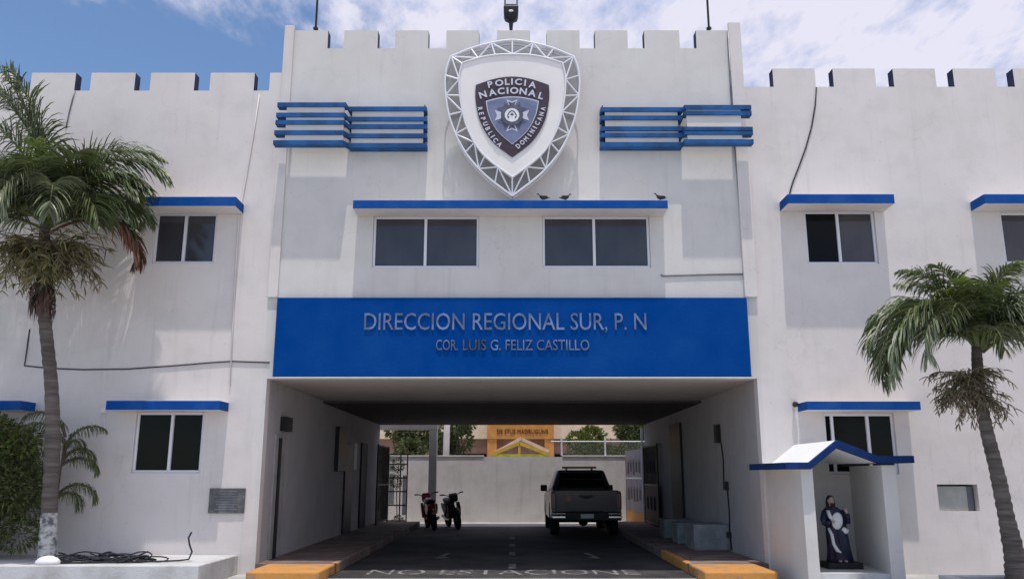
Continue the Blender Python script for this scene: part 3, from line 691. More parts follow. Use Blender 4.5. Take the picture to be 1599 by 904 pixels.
v = at(72, 885, 12.95); st = MB(); st.ell((v.x, 12.98, .315), .19, .13, .12, 16, 8)
for i, p in enumerate(st.v):
    if p[2] < .312: st.v[i] = (p[0], p[1], .312)
tag(st.build('painted_stone', M['white'], smooth=True), 'white painted stone at the foot of the left palm', 'stone')

# ------------------------------------------------------------------ palms and bush
def frond(az, el, L, droop, org, leafL, lb, rb, nst=46, lean=.0, wid=.034, hang=.55, t0=.14, vee=.38):
    "arching feather frond: rachis and two rows of folded leaflets that hang from it"
    p = Vector(org); n = 18; path = [p.copy()]; dirs = []
    for i in range(n):
        s_ = (i + .5) / n; e = el - droop * s_ ** 1.35
        d = Vector((math.cos(e)*math.sin(az + lean*s_), -math.cos(e)*math.cos(az + lean*s_), math.sin(e))); dirs.append(d); p = p + d * (L / n); path.append(p.copy())
    rb.tube(path, [max(.004, .026 * (1 - i / n) + .003) for i in range(n + 1)], 5)
    for k in range(nst):
        s_ = t0 + (1 - t0) * (k + random.random()*.6) / nst; i = min(n - 1, int(s_ * n)); f = s_ * n - i
        o = path[i].lerp(path[i+1], f); d = dirs[i]; side = d.cross(Vector((0, 0, 1)))
        if side.length < .15: side = Vector((math.cos(az), math.sin(az), 0))
        side.normalize(); up = side.cross(d).normalized()
        ll = leafL * (math.sin(math.pi * (.14 + .80 * s_)) ** .7) * random.uniform(.85, 1.1)
        for sg_ in (-1, 1):
            dr = (side * sg_ * (1 - .35*s_) + d * (.55 + .5*s_) + up * (vee + random.uniform(-.38, .38))).normalized()
            pts = [o.copy()]; c = o.copy(); g_ = hang * random.uniform(.7, 1.35)
            for j in range(4):
                c = c + dr * (ll / 4); pts.append(c.copy()); dr = (dr + Vector((0, 0, -g_ * .62))).normalized()
            wv = (d - dr * d.dot(dr)); 
            if wv.length < .1: wv = side.copy()
            wv.normalize(); w = wid * random.uniform(.8, 1.2)
            ws = [w*.5, w, w*.9, w*.6, .003]; vs = []
            for pt, ww in zip(pts, ws): vs += [pt - wv*ww*.5, pt + wv*ww*.5]
            lb.add(vs, [(2*j, 2*j+1, 2*j+3, 2*j+2) for j in range(4)])
def hang_cluster(mb, c, n, L, spread=.5, w=.012, down=.9):
    for _ in range(n):
        a = random.uniform(0, 2*math.pi); d = Vector((math.cos(a)*spread, math.sin(a)*spread, random.uniform(-.3, .35))).normalized(); p = Vector(c); P = [p.copy()]
        l = L * random.uniform(.5, 1.1)
        for j in range(5): p = p + d * (l/5); P.append(p.copy()); d = (d + Vector((random.uniform(-.18,.18), random.uniform(-.18,.18), -down*.35))).normalized()
        mb.tube(P, [w, w*.8, w*.6, w*.45, w*.35, w*.25], 3, caps=False)
        for _ in range(9):
            j = random.randint(1, 5); q_ = P[j].copy(); d2 = (d + Vector((random.uniform(-1,1), random.uniform(-1,1), random.uniform(-.5,.7)))).normalized(); Q = [q_.copy()]
            for _k in range(3): q_ = q_ + d2 * random.uniform(.03, .07) * (L + .3); Q.append(q_.copy()); d2 = (d2 + Vector((0, 0, -down*.4))).normalized()
            mb.tube(Q, [w*.7, w*.85, w*.7, w*.4], 3, caps=False)
def palm_trunk(P, rad, root, m, name='trunk'):
    q = MB(); rings = []; n = 16; pts = []
    for i in range(len(P) - 1):
        for k in range(14): pts.append((Vector(P[i]).lerp(Vector(P[i+1]), k/14), rad[i] + (rad[i+1]-rad[i])*k/14))
    pts.append((Vector(P[-1]), rad[-1]))
    # smooth the centre line
    cs = [p for p, _ in pts]
    for _ in range(30): cs = [cs[0]] + [(cs[i-1] + cs[i]*2 + cs[i+1]) / 4 for i in range(1, len(cs)-1)] + [cs[-1]]
    rr_ = [r * (1 + .05*math.sin(i*2.1) + random.uniform(-.035, .035)) for i, (_, r) in enumerate(pts)]
    for c_, r in zip(cs, rr_): rings.append([(c_.x + r*(1+.03*math.sin(3*k))*math.cos(2*math.pi*k/n), c_.y + r*math.sin(2*math.pi*k/n), c_.z) for k in range(n)])
    q.loft(rings); return q.build(name, m, root, smooth=True), cs
# left palm
random.seed(21)
Yp = 13.35; base = at(75, 884, Yp); base.z = .31
lpalm = thing('palm_tree', 'tall palm with limewashed foot and one red-brown dead frond, left of the passage', 'palm tree', base, group='palms in front of the building')
w1 = at(77, 800, Yp)
TP = [base, at(74, 855, Yp), w1]; palm_trunk(TP, [.155, .13, .115], lpalm, M['trunkw'], 'limewashed_foot')
TP = [w1 + Vector((0, 0, -.01)), at(83, 690, Yp), at(81, 600, Yp), at(72, 520, Yp), at(66, 455, Yp), at(68, 400, Yp), at(71, 340, Yp)]
palm_trunk(TP, [.114, .112, .10, .098, .105, .10, .07], lpalm, M['trunk'])
top = at(71, 352, Yp)
lb, rb, yb, pb = MB(), MB(), MB(), MB()
# azimuth 0 = towards the camera, 90 = to the right of the photo
FR = [(-64, 85, 2.85, 36, 0, .72), (-44, 87, 2.6, 40, 0, .7), (98, 79, 2.55, 128, 0, .78), (84, 66, 1.95, 122, 0, .75), (112, 62, 1.9, 118, 0, .75), (90, 50, 1.8, 115, 0, .75), (100, 34, 1.65, 105, 0, .7),
      (60, 52, 1.8, 130, 0, .75), (30, 55, 2.0, 148, 0, .75), (0, 52, 1.9, 152, 0, .75), (-30, 50, 2.0, 145, 0, .75), (-60, 52, 2.2, 135, 0, .75), (-95, 58, 2.3, 118, 0, .75), (-80, 40, 2.0, 112, 0, .75),
      (150, 62, 1.9, 105, 0, .7), (-150, 60, 2.1, 105, 0, .7), (-120, 70, 2.4, 95, 0, .7), (180, 76, 2.2, 80, 0, .7), (108, 84, 2.4, 108, 0, .72), (15, 74, 1.9, 125, 0, .7), (-56, 78, 2.4, 70, 0, .65), (-75, 82, 2.7, 42, 0, .75), (-52, 83, 2.5, 50, 0, .75), (62, 30, 1.5, 100, 0, .7), (-15, 26, 1.6, 110, 0, .65),
      (-78, 68, 2.3, 105, 0, .7), (45, 78, 1.9, 118, 0, .7), (-10, 66, 1.9, 140, 0, .7), (-45, 60, 2.1, 140, 0, .72), (92, 74, 2.15, 125, 0, .72), (-20, 40, 1.8, 135, 0, .7), (-70, 25, 1.8, 95, 0, .7)]
for i, (az, el, L, dr, ln, lf) in enumerate(FR):
    tgt = pb if i in (8, 9, 22, 25, 28, 10) else lb
    frond(R(az), R(el), L, R(dr), top + Vector((random.uniform(-.06,.06), random.uniform(-.06,.06), random.uniform(-.1,.15))), lf, tgt, rb, 82, R(ln), wid=.031, hang=.62)
for az, el, L in ((10, 78, 1.5), (80, 75, 1.4), (200, 85, 1.6)): frond(R(az), R(el), L, R(55), top, .5, yb, rb, 34)
lb.raw = pb.raw = yb.raw = True
cr_ = lb.build('crown', M['frond'], lpalm); pb.build('pale_fronds', M['froll'], lpalm); yb.build('young_fronds', M['frondy'], lpalm); rb.build('frond_stems', M['rachis'], lpalm, smooth=True)
db, rb2 = MB(), MB(); frond(R(92), R(34), 2.0, R(128), top + Vector((.05, 0, -.15)), .62, db, rb2, 60, hang=1.2, t0=.5, wid=.036); db.raw = True
db.build('dead_frond', M['dead'], lpalm); rb2.build('dead_frond_stem', M['dead'], lpalm, smooth=True)
fb, fd = MB(), MB()
hang_cluster(fb, at(88, 385, Yp - .15), 85, .85, down=.55); hang_cluster(fb, at(48, 392, Yp - .15), 80, .85, down=.6); hang_cluster(fd, at(100, 395, Yp), 60, .8, down=.5); hang_cluster(fb, at(70, 415, Yp - .2), 50, .55); 
fb.raw = fd.raw = True; fb.build('flower_cluster', M['flower'], lpalm); fd.build('dry_flower_cluster', M['flowerd'], lpalm)
sb = MB()
for _ in range(80):
    a = random.uniform(0, 2*math.pi); c = at(68, random.uniform(435, 470), Yp) + Vector((.1*math.cos(a), .1*math.sin(a), 0)); l = random.uniform(.2, .5); o_ = Vector((.10*math.cos(a), .10*math.sin(a), 0))
    t_ = Vector((-math.sin(a), math.cos(a), 0)) * random.uniform(.012, .035); sb.add([c - t_, c + t_, c + o_ - Vector((0,0,l*.5)) + t_, c + o_ - Vector((0,0,l*.5)) - t_, c + o_*.9 - Vector((0,0,l))], [(0,1,2,3), (3,2,4)])
sb.raw = True; sb.build('dry_sheath', M['sheath'], lpalm)
# right palm
random.seed(5)
Yq = 11.7; base = at(1592, 904, Yq); base.z = .12
rpalm = thing('palm_tree', 'shorter palm with a leaning flared trunk at the right side of the lot', 'palm tree', base, group='palms in front of the building')
TP = [base, at(1585, 868, Yq), at(1570, 800, Yq), at(1557, 735, Yq), at(1541, 675, Yq), at(1530, 620, Yq), at(1526, 570, Yq), at(1524, 530, Yq)]
palm_trunk(TP, [.18, .13, .10, .094, .086, .08, .074, .06], rpalm, M['trunk'])
top = at(1530, 542, Yq)
lb, rb, yb, pb = MB(), MB(), MB(), MB()
FR = [(-98, 58, 1.95, 150, 0, .6), (-75, 62, 1.95, 160, 0, .6), (-112, 66, 1.75, 125, 0, .58), (-60, 50, 1.8, 155, 0, .6), (-88, 42, 1.75, 138, 0, .62), (-25, 76, 1.35, 85, 0, .5), (-130, 78, 1.5, 75, 0, .5),
      (15, 80, 1.3, 65, 0, .5), (60, 72, 1.5, 95, 0, .55), (90, 66, 1.8, 115, 0, .62), (110, 52, 1.8, 110, 0, .62), (75, 46, 1.8, 140, 0, .65), (40, 48, 1.6, 150, 0, .62), (55, 30, 1.5, 125, 0, .62), (180, 72, 1.4, 85, 0, .55),
      (150, 66, 1.5, 95, 0, .55), (-165, 60, 1.5, 95, 0, .55), (-10, 52, 1.15, 140, 0, .5), (95, 80, 1.5, 60, 0, .5), (30, 34, 1.5, 130, 0, .6), (-62, 82, 1.4, 60, 0, .5), (80, 25, 1.7, 115, 0, .65),
      (-88, 50, 2.15, 160, 0, .55), (-76, 40, 2.2, 150, 0, .55), (-96, 34, 2.0, 140, 0, .55), (52, 34, 1.9, 145, 0, .55), (35, 45, 1.9, 155, 0, .55), (-80, 54, 1.9, 155, 0, .62), (-100, 72, 1.6, 110, 0, .55), (-45, 68, 1.6, 140, 0, .55), (65, 60, 1.8, 145, 0, .62), (105, 62, 1.7, 120, 0, .58), (130, 74, 1.4, 80, 0, .5), (-90, 80, 1.5, 80, 0, .5), (-85, 30, 1.5, 110, 0, .6), (50, 60, 1.7, 150, 0, .6)]
for i, (az, el, L, dr, ln, lf) in enumerate(FR):
    tgt = pb if i in (3, 12, 13, 19, 23, 25, 26) else lb
    frond(R(az), R(el), L, R(dr), top + Vector((random.uniform(-.05,.05), random.uniform(-.05,.05), random.uniform(-.1,.12))), lf, tgt, rb, 74, wid=.026, hang=.72)
for az, el, L in ((-40, 80, 1.1), (20, 84, 1.0), (-60, 74, 1.0)): frond(R(az), R(el), L, R(60), top + Vector((-.1, -.12, 0)), .34, yb, rb, 34, hang=.5)
lb.raw = pb.raw = yb.raw = True
lb.build('crown', M['frond'], rpalm); pb.build('pale_fronds', M['froll'], rpalm); yb.build('young_fronds', M['frondy'], rpalm); rb.build('frond_stems', M['rachis'], rpalm, smooth=True)
fb = MB(); hang_cluster(fb, at(1512, 588, Yq - .1), 60, .55, w=.009, down=.6); hang_cluster(fb, at(1496, 612, Yq - .12), 60, .4, w=.009, down=.7); hang_cluster(fb, at(1530, 620, Yq - .14), 40, .45, w=.009); fb.raw = True
fb.build('flower_cluster', M['flowerd'], rpalm)
# feathery bush behind the left palm
random.seed(11)
def leafcloud(mb, blobs, n, s0, s1, wr=.2):
    tot = sum(b_[1]*b_[2]*b_[3] for b_ in blobs)
    for c, rx, ry, rz in blobs:
        for _ in range(int(n * rx*ry*rz / tot)):
            u = Vector((random.gauss(0,1), random.gauss(0,1), random.gauss(0,1))).normalized(); r = random.uniform(.45, 1.08) ** .6
            p = Vector(c) + Vector((u.x*rx*r, u.y*ry*r, u.z*rz*r)); d = (u + Vector((random.uniform(-.7,.7), random.uniform(-.7,.7), random.uniform(-.5,.8)))).normalized()
            w = d.cross(Vector((random.uniform(-1,1), random.uniform(-1,1), random.uniform(-1,1)))).normalized(); l = random.uniform(s0, s1); h = l * wr
            mb.add([p, p + d*l*.5 + w*h, p + d*l + Vector((0,0,-l*.15)), p + d*l*.5 - w*h], [(0,1,2,3)])
bx = at(20, 880, 13.7); bx.z = .31
bush = thing('bush', 'dense dark feathery bush with yellow-green top left of the palm', 'bush', bx)
q = MB(); leafcloud(q, [((-8.45, 13.75, 1.6), .6, .45, .7), ((-7.95, 13.75, 1.45), .32, .4, .5), ((-9.1, 13.8, 1.5), .8, .5, .85), ((-8.1, 13.7, 2.0), .35, .35, .35), ((-7.72, 13.8, 1.75), .22, .25, .22), ((-8.6, 13.75, 2.25), .5, .4, .33), ((-7.75,13.8,1.1), .22, .25, .25), ((-8.9, 13.6, .75), .5, .4, .3), ((-8.15, 13.7, .85), .25, .3, .22), ((-8.5, 13.7, .5), .4, .3, .12), ((-7.85, 13.7, 2.2), .2, .2, .2), ((-7.6, 13.75, 1.45), .2, .2, .3), ((-7.8, 13.7, .7), .3, .25, .25)], 26000, .05, .13, .13); q.raw = True
q.build('foliage', M['bush'], bush)
q = MB(); leafcloud(q, [((-8.35, 13.6, 2.3), .28, .3, .2), ((-7.88, 13.6, 2.1), .25, .25, .22), ((-8.78, 13.5, 1.9), .35, .3, .4)], 1500, .05, .12); q.raw = True; q.build('bright_foliage', M['bushy'], bush)
q = MB()
for _ in range(16):
    x_ = random.uniform(-9.2, -7.7); q.tube([(x_*.3 + -8.5*.7, 13.75, .3), (x_*.7 - 8.5*.3, 13.7 + random.uniform(-.2,.2), 1.0), (x_, 13.75 + random.uniform(-.25,.25), 1.9)], [.03, .02, .008], 6)
q.build('stems', M['bark'], bush)
# young drooping palm behind the trunk
yp = thing('young_palm', 'small young palm with drooping narrow fronds directly behind the taller left palm', 'palm', (at(80, 870, 13.9).x, 13.9, .31))
q, rq = MB(), MB()
for az, el, L, dr, z in ((80, 60, .75, 150, 1.5), (100, 40, .7, 130, 1.45), (60, 70, .7, 150, 1.6), (90, 45, .8, 140, 1.0), (70, 30, .6, 120, .95), (-80, 75, .9, 120, 1.9), (-60, 65, .8, 110, 1.8), (120, 75, .8, 110, 1.7)):
    frond(R(az), R(el), L, R(dr), (yp.location.x, 13.9, .31 + z), .30, q, rq, 40, wid=.013, hang=1.6)
q.raw = True; q.build('crown', M['bush'], yp); rq.build('frond_stems', M['bark'], yp)
MB().tube([(yp.location.x - .05, 13.9, .3), (yp.location.x - .02, 13.9, 1.3), (yp.location.x, 13.9, 2.2)], [.028, .018, .010], 7).build('trunk', M['bark'], yp)

# right planter
pt = thing('planter_bed', 'low white-edged planting bed at the foot of the right palm', 'planter', (6.9, 11.6, 0))
px0 = at(1465, 893, 12.15).x; zt_ = .255
q = MB(); q.box(px0, 10.5, 12.03, 12.17, 0, zt_); q.box(px0, px0 + .13, 10.2, 12.03, 0, zt_ - .003); q.build('edging', M['ledge'], pt, bevel=.015)
MB().box(px0 + .135, 10.5, 10.2, 12.025, .0, .16).build('soil_fill', M['soil'], pt)

# ------------------------------------------------------------------ shrine with statue
YS1 = 12.7
shr = thing('wall_shrine', 'white open-fronted shrine with a blue-edged gabled roof against the wall', 'shrine', (5.0, 13.6, 0))
wl0, wl1 = 4.30, 4.48; zr_ = at(1270, 731, 12.6).z + .03
q = MB(); q.box(4.31, 4.49, 12.72, D - .003, 0, zr_); q.build('left_wall', M['wall_c'], shr, bevel=.01)
q = MB(); q.prism([(5.52, 12.72), (5.73, 12.72), (5.93, D - .003), (5.74, D - .003)], 0, zr_ + .02, 'z'); q.build('right_wall', M['wall_c'], shr, bevel=.01)
q = MB(); q.box(4.492, 5.75, 12.78, D - .004, 0, .20); q.build('floor_slab', M['ledge'], shr)
MB().box(4.492, 5.519, 12.45, 12.775, 0, .13).build('step', M['ledge'], shr, bevel=.01)
yr = 12.58
top_px = [(1229, 721.5), (1264, 721.5), (1307, 686.5), (1372, 711.5), (1424, 711)]
bot_px = [(1424, 722.5), (1371, 723), (1307, 699.5), (1266, 732.5), (1229, 732.5)]
tp = [sp(p, yr) for p in top_px]; bt = [sp(p, yr) for p in bot_px]
q = MB(); q.prism(tp + bt, yr, yr + .07, 'y'); q.build('front_fascia', M['shrineblue'], shr, bevel=.006)
q = MB(); e1 = tp[0][0]; q.box(e1 - .03, e1 - .001, yr + .001, D - .004, bt[-1][1], tp[0][1] - .002); e2 = tp[-1][0]; q.box(e2 + .001, e2 + .03, yr + .001, D - .004, bt[0][1], tp[-1][1] - .002); q.build('side_fascia', M['shrineblue'], shr, split=True)
roofm = plaster('shrine_roof_paint', (.80, .80, .82), amount=.12, streak=.05)
q = MB(); tp2 = [(x_, z_ - .004) for x_, z_ in tp]; bt2 = [(x_, z_ + .012) for x_, z_ in bt]; q.prism(tp2 + bt2, yr + .072, D - .004, 'y'); q.build('roof', roofm, shr)

sx_, sy_, sz_ = at(1309, 880, 13.55).x, 13.55, .2
stt = thing('religious_statue', 'painted statue of a bearded long-haired robed figure raising one hand, inside the shrine', 'statue', (sx_, sy_, sz_))
def P_(x, y, z): return (sx_ + x, sy_ + y, sz_ + z)
q = MB(); q.box(sx_ - .22, sx_ + .31, sy_ - .2, sy_ + .2, sz_, sz_ + .095); q.build('base', M['black'], stt, bevel=.006)
q = MB(); prof = [(.09,.03,.20,.15),(.14,.03,.185,.145),(.25,.02,.16,.13),(.4,.0,.14,.115),(.55,-.02,.125,.105),(.68,-.02,.12,.10),(.78,-.03,.135,.10),(.86,-.035,.14,.09),(.905,-.04,.10,.07),(.93,-.04,.04,.04)]
rings = []
for z, ox, w, d_ in prof:
    rings.append([P_(ox + w*(1 + .055*math.sin(9*a_ + z*3)*(1 if z < .8 else .2))*math.cos(a_), d_*(1 + .055*math.sin(9*a_ + z*3)*(1 if z < .8 else .2))*math.sin(a_), z) for a_ in [2*math.pi*k/40 for k in range(40)]])
q.loft(rings); q.build('robe', M['robe'], stt, smooth=True)
q = MB(); rings = []      # mantle wrapped over the shoulder and hanging at the right
for z, ox, w, d_ in [(.10,.11,.13,.13),(.3,.08,.12,.13),(.5,.06,.11,.125),(.66,.05,.105,.12),(.78,.045,.10,.115),(.87,.02,.08,.09),(.90,.0,.04,.05)]:
    rings.append([P_(ox + w*(1+.07*math.sin(6*a_+z*5))*math.cos(a_), -.012 + d_*(1+.07*math.sin(6*a_+z*5))*math.sin(a_), z) for a_ in [2*math.pi*k/30 for k in range(30)]])
q.loft(rings); q.build('mantle', M['robeb'], stt, smooth=True)
q = MB(); q.tube([P_(-.04, -.005, .90), P_(-.042, -.008, .955)], .033, 10); q.ell(P_(-.045, -.02, 1.01), .046, .055, .066, 16, 12)
q.tube([P_(-.048, -.075, 1.02), P_(-.048, -.088, .998), P_(-.048, -.074, .993)], [.006, .010, .008], 6)
for s in (-1, 1): q.ell(P_(-.045 + s*.047, -.015, 1.01), .008, .014, .018, 8, 6)
q.build('head', M['skin'], stt, smooth=True)
q = MB()
for s in (-1, 1): q.ell(P_(-.047 + s*.018, -.069, 1.022), .008, .006, .005, 8, 6)
q.ell(P_(-.048, -.072, .978), .014, .006, .003, 8, 6); q.build('face_features', M['black'], stt, smooth=True)
q = MB(); q.ell(P_(-.045, .008, 1.035), .060, .058, .062, 16, 10); q.ell(P_(-.095, .01, .965), .024, .035, .085, 10, 8); q.ell(P_(.005, .01, .965), .024, .035, .085, 10, 8); q.ell(P_(-.045, .04, .96), .06, .03, .10, 12, 8)
q.ell(P_(-.046, -.055, .955), .026, .018, .028, 12, 8); q.build('hair', M['black'], stt, smooth=True)
q = MB(); q.ell(P_(-.01, -.125, .71), .088, .04, .13, 16, 10, rot=Matrix.Rotation(R(8), 3, 'Y')); q.tube([P_(-.12, -.06, .86), P_(-.11, -.10, .78), P_(-.06, -.12, .68)], [.03, .03, .02], 8)
q.tube([P_(-.13, -.06, .60), P_(-.10, -.10, .50), P_(-.09, -.12, .36), P_(-.05, -.15, .27), P_(.0, -.16, .24)], [.02, .026, .026, .03, .012], 8)
q.tube([P_(.06, -.12, .60), P_(.12, -.12, .55), P_(.14, -.10, .52)], [.03, .05, .012], 8)
q.build('white_drape', M['white'], stt, smooth=True)
q = MB(); q.tube([P_(.09, -.01, .85), P_(.16, -.05, .74), P_(.17, -.08, .68)], [.055, .05, .045], 10); q.tube([P_(.17, -.08, .68), P_(.16, -.12, .78), P_(.145, -.13, .82)], [.045, .036, .028], 10); q.build('sleeve', M['robeb'], stt, smooth=True); q = MB()
q.tube([P_(-.14, -.01, .84), P_(-.20, -.05, .72), P_(-.19, -.08, .66)], [.055, .048, .04], 10); q.tube([P_(-.19, -.08, .66), P_(-.15, -.13, .68), P_(-.11, -.15, .69)], [.04, .032, .026], 10)
q.build('sleeve', M['robeb'], stt, smooth=True)
def hand(c, up, out, mbh):
    c = Vector(c); up = Vector(up).normalized(); out = Vector(out).normalized(); rot = Matrix((out, up.cross(out), up)).transposed()
    mbh.ell(c, .020, .010, .026, 10, 8, rot=rot)
    for k, (o_, l_) in enumerate(((-.013, .030), (-.004, .036), (.005, .033), (.013, .026))):
        a_ = c + out*o_ + up*.018; mbh.tube([a_, a_ + up*l_*.6 + out*o_*.3, a_ + up*l_], [.0055, .005, .0035], 6)
    a_ = c - out*.017 + up*.0; mbh.tube([a_, a_ - out*.012 + up*.014, a_ - out*.014 + up*.028], [.006, .0055, .004], 6)
q = MB(); hand(P_(.145, -.135, .855), (-.1, 0, 1), (1, .1, 0), q); q.tube([P_(.145,-.13,.81), P_(.145,-.135,.84)], .014, 8); q.build('hand', M['skin'], stt, smooth=True); q = MB(); hand(P_(-.075, -.155, .70), (1, 0, .2), (0, 0, 1), q)
q.build('hand', M['skin'], stt, smooth=True)
q = MB()
for s in (-1, 1): q.ell(P_(.02 + s*.045, -.165, .115), .022, .045, .016, 10, 6)
q.build('foot', M['skin'], stt, smooth=True, split=True)

# ------------------------------------------------------------------ inside the passage
def shrinkwall(s): return s * 4.268
def wallbox(name, s, y0, y1, z0, z1, d, m, label, cat, bevel=.006, grp=None):
    a, b_ = sorted((s*4.266, s*(4.27 - d))); q = MB(); q.box(a, b_, y0, y1, z0, z1); return tag(q.build(name, m, bevel=bevel), label, cat, grp)
dr_ = thing('steel_door', 'narrow steel door with a black strip just inside the passage on the left', 'door', (-4.2, 15.45, .165))
q = MB(); q.box(-4.268, -4.235, 15.18, 15.86, .17, 2.32); q.build('door_leaf', mat('white_door', (.34, .34, .34), .7, var=.1), dr_)
q = MB(); q.box(-4.234, -4.20, 15.36, 15.47, .17, 2.26); q.build('black_door_strip', M['black'], dr_)  # plain black strip set on the door leaf
wallbox('vent_box', -1, 15.5, 15.95, 2.4, 2.66, .12, M['dkmetal'], 'small dark box above the steel door on the left passage wall', 'box')
wallbox('electric_panel', -1, 20.4, 21.4, 1.7, 2.75, .10, M['dkmetal'], 'dark electric panel high on the left passage wall', 'electrical panel')
wallbox('passage_doorway', -1, 21.6, 22.6, .17, 2.4, .05, M['dkmetal'], 'dark closed door before the white notice on the left passage wall', 'door')
wallbox('wall_notice', -1, 22.9, 23.2, 1.75, 2.45, .04, M['white'], 'narrow white notice on the left passage wall', 'notice')
wallbox('passage_doorway', -1, 23.9, 24.8, .17, 2.5, .05, M['black'], 'black slab standing for the dark doorway nearest the gate on the left passage wall', 'door')  # flat black slab paints in the darkness of a doorway
wallbox('wall_lamp', 1, 17.25, 17.45, 2.25, 2.62, .10, M['black'], 'black wall lamp on the right passage wall', 'lamp')
q = MB(); q.tube([(4.25, 17.2, 2.25), (4.25, 17.1, 1.9), (4.25, 17.15, 1.5), (4.25, 16.9, 1.35), (4.25, 16.85, .9), (4.25, 16.9, .5), (4.25, 16.8, .2)], .013, 6); q.box(4.19, 4.264, 16.83, 17.0, 1.32, 1.48); q.box(4.19, 4.264, 16.82, 16.92, .42, .52)
tag(q.build('passage_cable', M['cable'], smooth=False), 'black cable with a socket running down the right passage wall', 'cable')
for i, (y0, lab) in enumerate(((16.95, 'pale concrete block bench on the right walkway, nearest the front'), (18.6, 'grey concrete block bench on the right walkway, middle one'), (20.2, 'grey concrete block bench on the right walkway, farthest inside'))):
    q = MB(); q.box(3.56, 4.262, y0, y0 + (.9 if i == 0 else .7), .17, .66 if i == 0 else .6)
    tag(q.build('concrete_bench', mat('bench_concrete', (.23, .24, .245), .9, var=.15, vscale=4), bevel=.015), lab, 'bench', 'concrete benches on the right walkway')
wallbox('passage_doorway', 1, 21.2, 22.6, .17, 2.9, .06, M['black'], 'tall black slab standing for a dark opening on the right passage wall behind the benches', 'door')  # black sheet on the wall, painted for the dark inside an opening
# open gate leaves at the rear mouth
def gate(name, x, y0, y1, label, panel):
    o = thing(name, label, 'gate', (x, y0, .17), group='gates at the rear mouth of the passage')
    q = MB(); q.box(x - .025, x + .025, y0, y0 + .05, .18, 2.5); q.box(x - .025, x + .025, y1 - .05, y1, .18, 2.5)
    for z in (.22, 1.3, 2.44): q.box(x - .02, x + .02, y0 + .05, y1 - .05, z, z + .05)
    q.build('frame', M['dkmetal'], o)
    q = MB(); n = int((y1 - y0) / .13)
    for k in range(1, n): yy = y0 + (y1 - y0)*k/n; q.box(x - .009, x + .009, yy - .009, yy + .009, .26, 2.46)
    q.build('bars', M['dkmetal'], o)
    if panel: q = MB(); q.box(x - .006, x + .006, y0 + .06, y1 - .06, .28, 1.29); q.build('sheet_panel', panel, o)
    q = MB()
    for z0 in (.8, 1.85):
        for k in range(3):
            yy = y0 + (y1-y0)*(k+1)/4; P = [(x - .012, yy + .12*math.cos(t/16*6.283), z0 + .2*math.sin(t/16*6.283)) for t in range(17)]; q.tube(P, .012, 5, caps=False)
    q.build('scrollwork', M['dkmetal'], o)
gate('metal_gate', -3.95, 25.0, 27.2, 'dark open scrollwork gate folded against the left passage wall', None)
gate('metal_gate', 4.14, 24.2, 26.7, 'dark open gate with maroon sheet folded against the right passage wall', M['maroon'])

# ------------------------------------------------------------------ pickup truck
trk = thing('pickup_truck', 'silver grey double cab pickup truck parked facing away in the passage', 'pickup truck', (1.97, 22.75, .004))
def tb(mb, name, m, bevel=0, smooth=False, parent=None):
    return mb.build(name, m, parent or trk, smooth=smooth, bevel=bevel, world=False)
def arch(y, r, n=9): return [(y + r*math.cos(math.pi*k/(n-1)), .42 + r*math.sin(math.pi*k/(n-1))) for k in range(n)][::-1]
low = [(.02, .62)] + [(.02, 1.19), (1.42, 1.19), (3.95, 1.13), (5.05, 1.02), (5.22, .88), (5.24, .5), (4.75, .42)] + arch(4.3, .45)[::-1] + [(3.8, .42), (1.62, .42)] + arch(1.12, .45)[::-1] + [(.6, .45)]
q = MB()
for s in (-1, 1):
    a, b_ = sorted((s*.925, s*.80)); q.prism(low, a, b_, 'x')
q.box(-.799, .799, 1.45, 5.2, .45, 1.12); q.box(-.799, .799, .06, 1.45, .5, .62)
tb(q, 'body', M['truck'], .025)
q = MB(); q.hexa([(-.86, .03, .62), (.86, .03, .62), (.86, .09, .62), (-.86, .09, .62)], [(-.86, .0, 1.21), (.86, .0, 1.21), (.86, .07, 1.21), (-.86, .07, 1.21)]); tb(q, 'tailgate', M['truck'], .02)
q = MB(); q.prism([(-.22, 1.08), (.22, 1.08), (.14, 1.02), (0, .985), (-.14, 1.02)], -.012, .012, 'y'); q.box(-.45, .45, -.004, .02, .665, .68); tb(q, 'tailgate_handle', M['black'], .004)
q = MB(); q.prism([(-.52, 1.06), (-.42, 1.08), (-.40, .97), (-.47, .9), (-.54, .96)], -.006, .02, 'y'); tb(q, 'tailgate_emblem', M['redpaint'])
cb = [(-.865, 1.46, 1.15), (.865, 1.46, 1.15), (.865, 4.0, 1.13), (-.865, 4.0, 1.13)]; ct = [(-.66, 1.68, 1.74), (.66, 1.68, 1.74), (.64, 3.15, 1.76), (-.64, 3.15, 1.76)]
q = MB(); q.hexa(cb, ct); tb(q, 'cab', M['truck'], .05, parent=None)
def facequad(a, b_, c, d, off, i0=.08, i1=.92, j0=.12, j1=.85):
    A, B_, C_, D_ = map(Vector, (a, b_, c, d)); n = (B_ - A).cross(D_ - A).normalized() * off
    f = lambda u, v: (A.lerp(B_, u)).lerp(D_.lerp(C_, u), v) + n
    q4 = [f(i0, j0), f(i1, j0), f(i1, j1), f(i0, j1)]; back = [p - n*1.5 for p in q4]; return q4, back
def gl(a, b_, c, d, name, off=.006, m=None, **k):
    f, bk = facequad(a, b_, c, d, off, **k); q = MB(); q.hexa(bk, f); tb(q, name, m or M['glass2'])
gl(cb[0], cb[1], ct[1], ct[0], 'rear_window', j0=.18, j1=.86); gl(cb[2], cb[3], ct[3], ct[2], 'windscreen')
gl(cb[3], cb[0], ct[0], ct[3], 'side_window', i0=.22, i1=.53); gl(cb[3], cb[0], ct[0], ct[3], 'side_window', i0=.57, i1=.9)
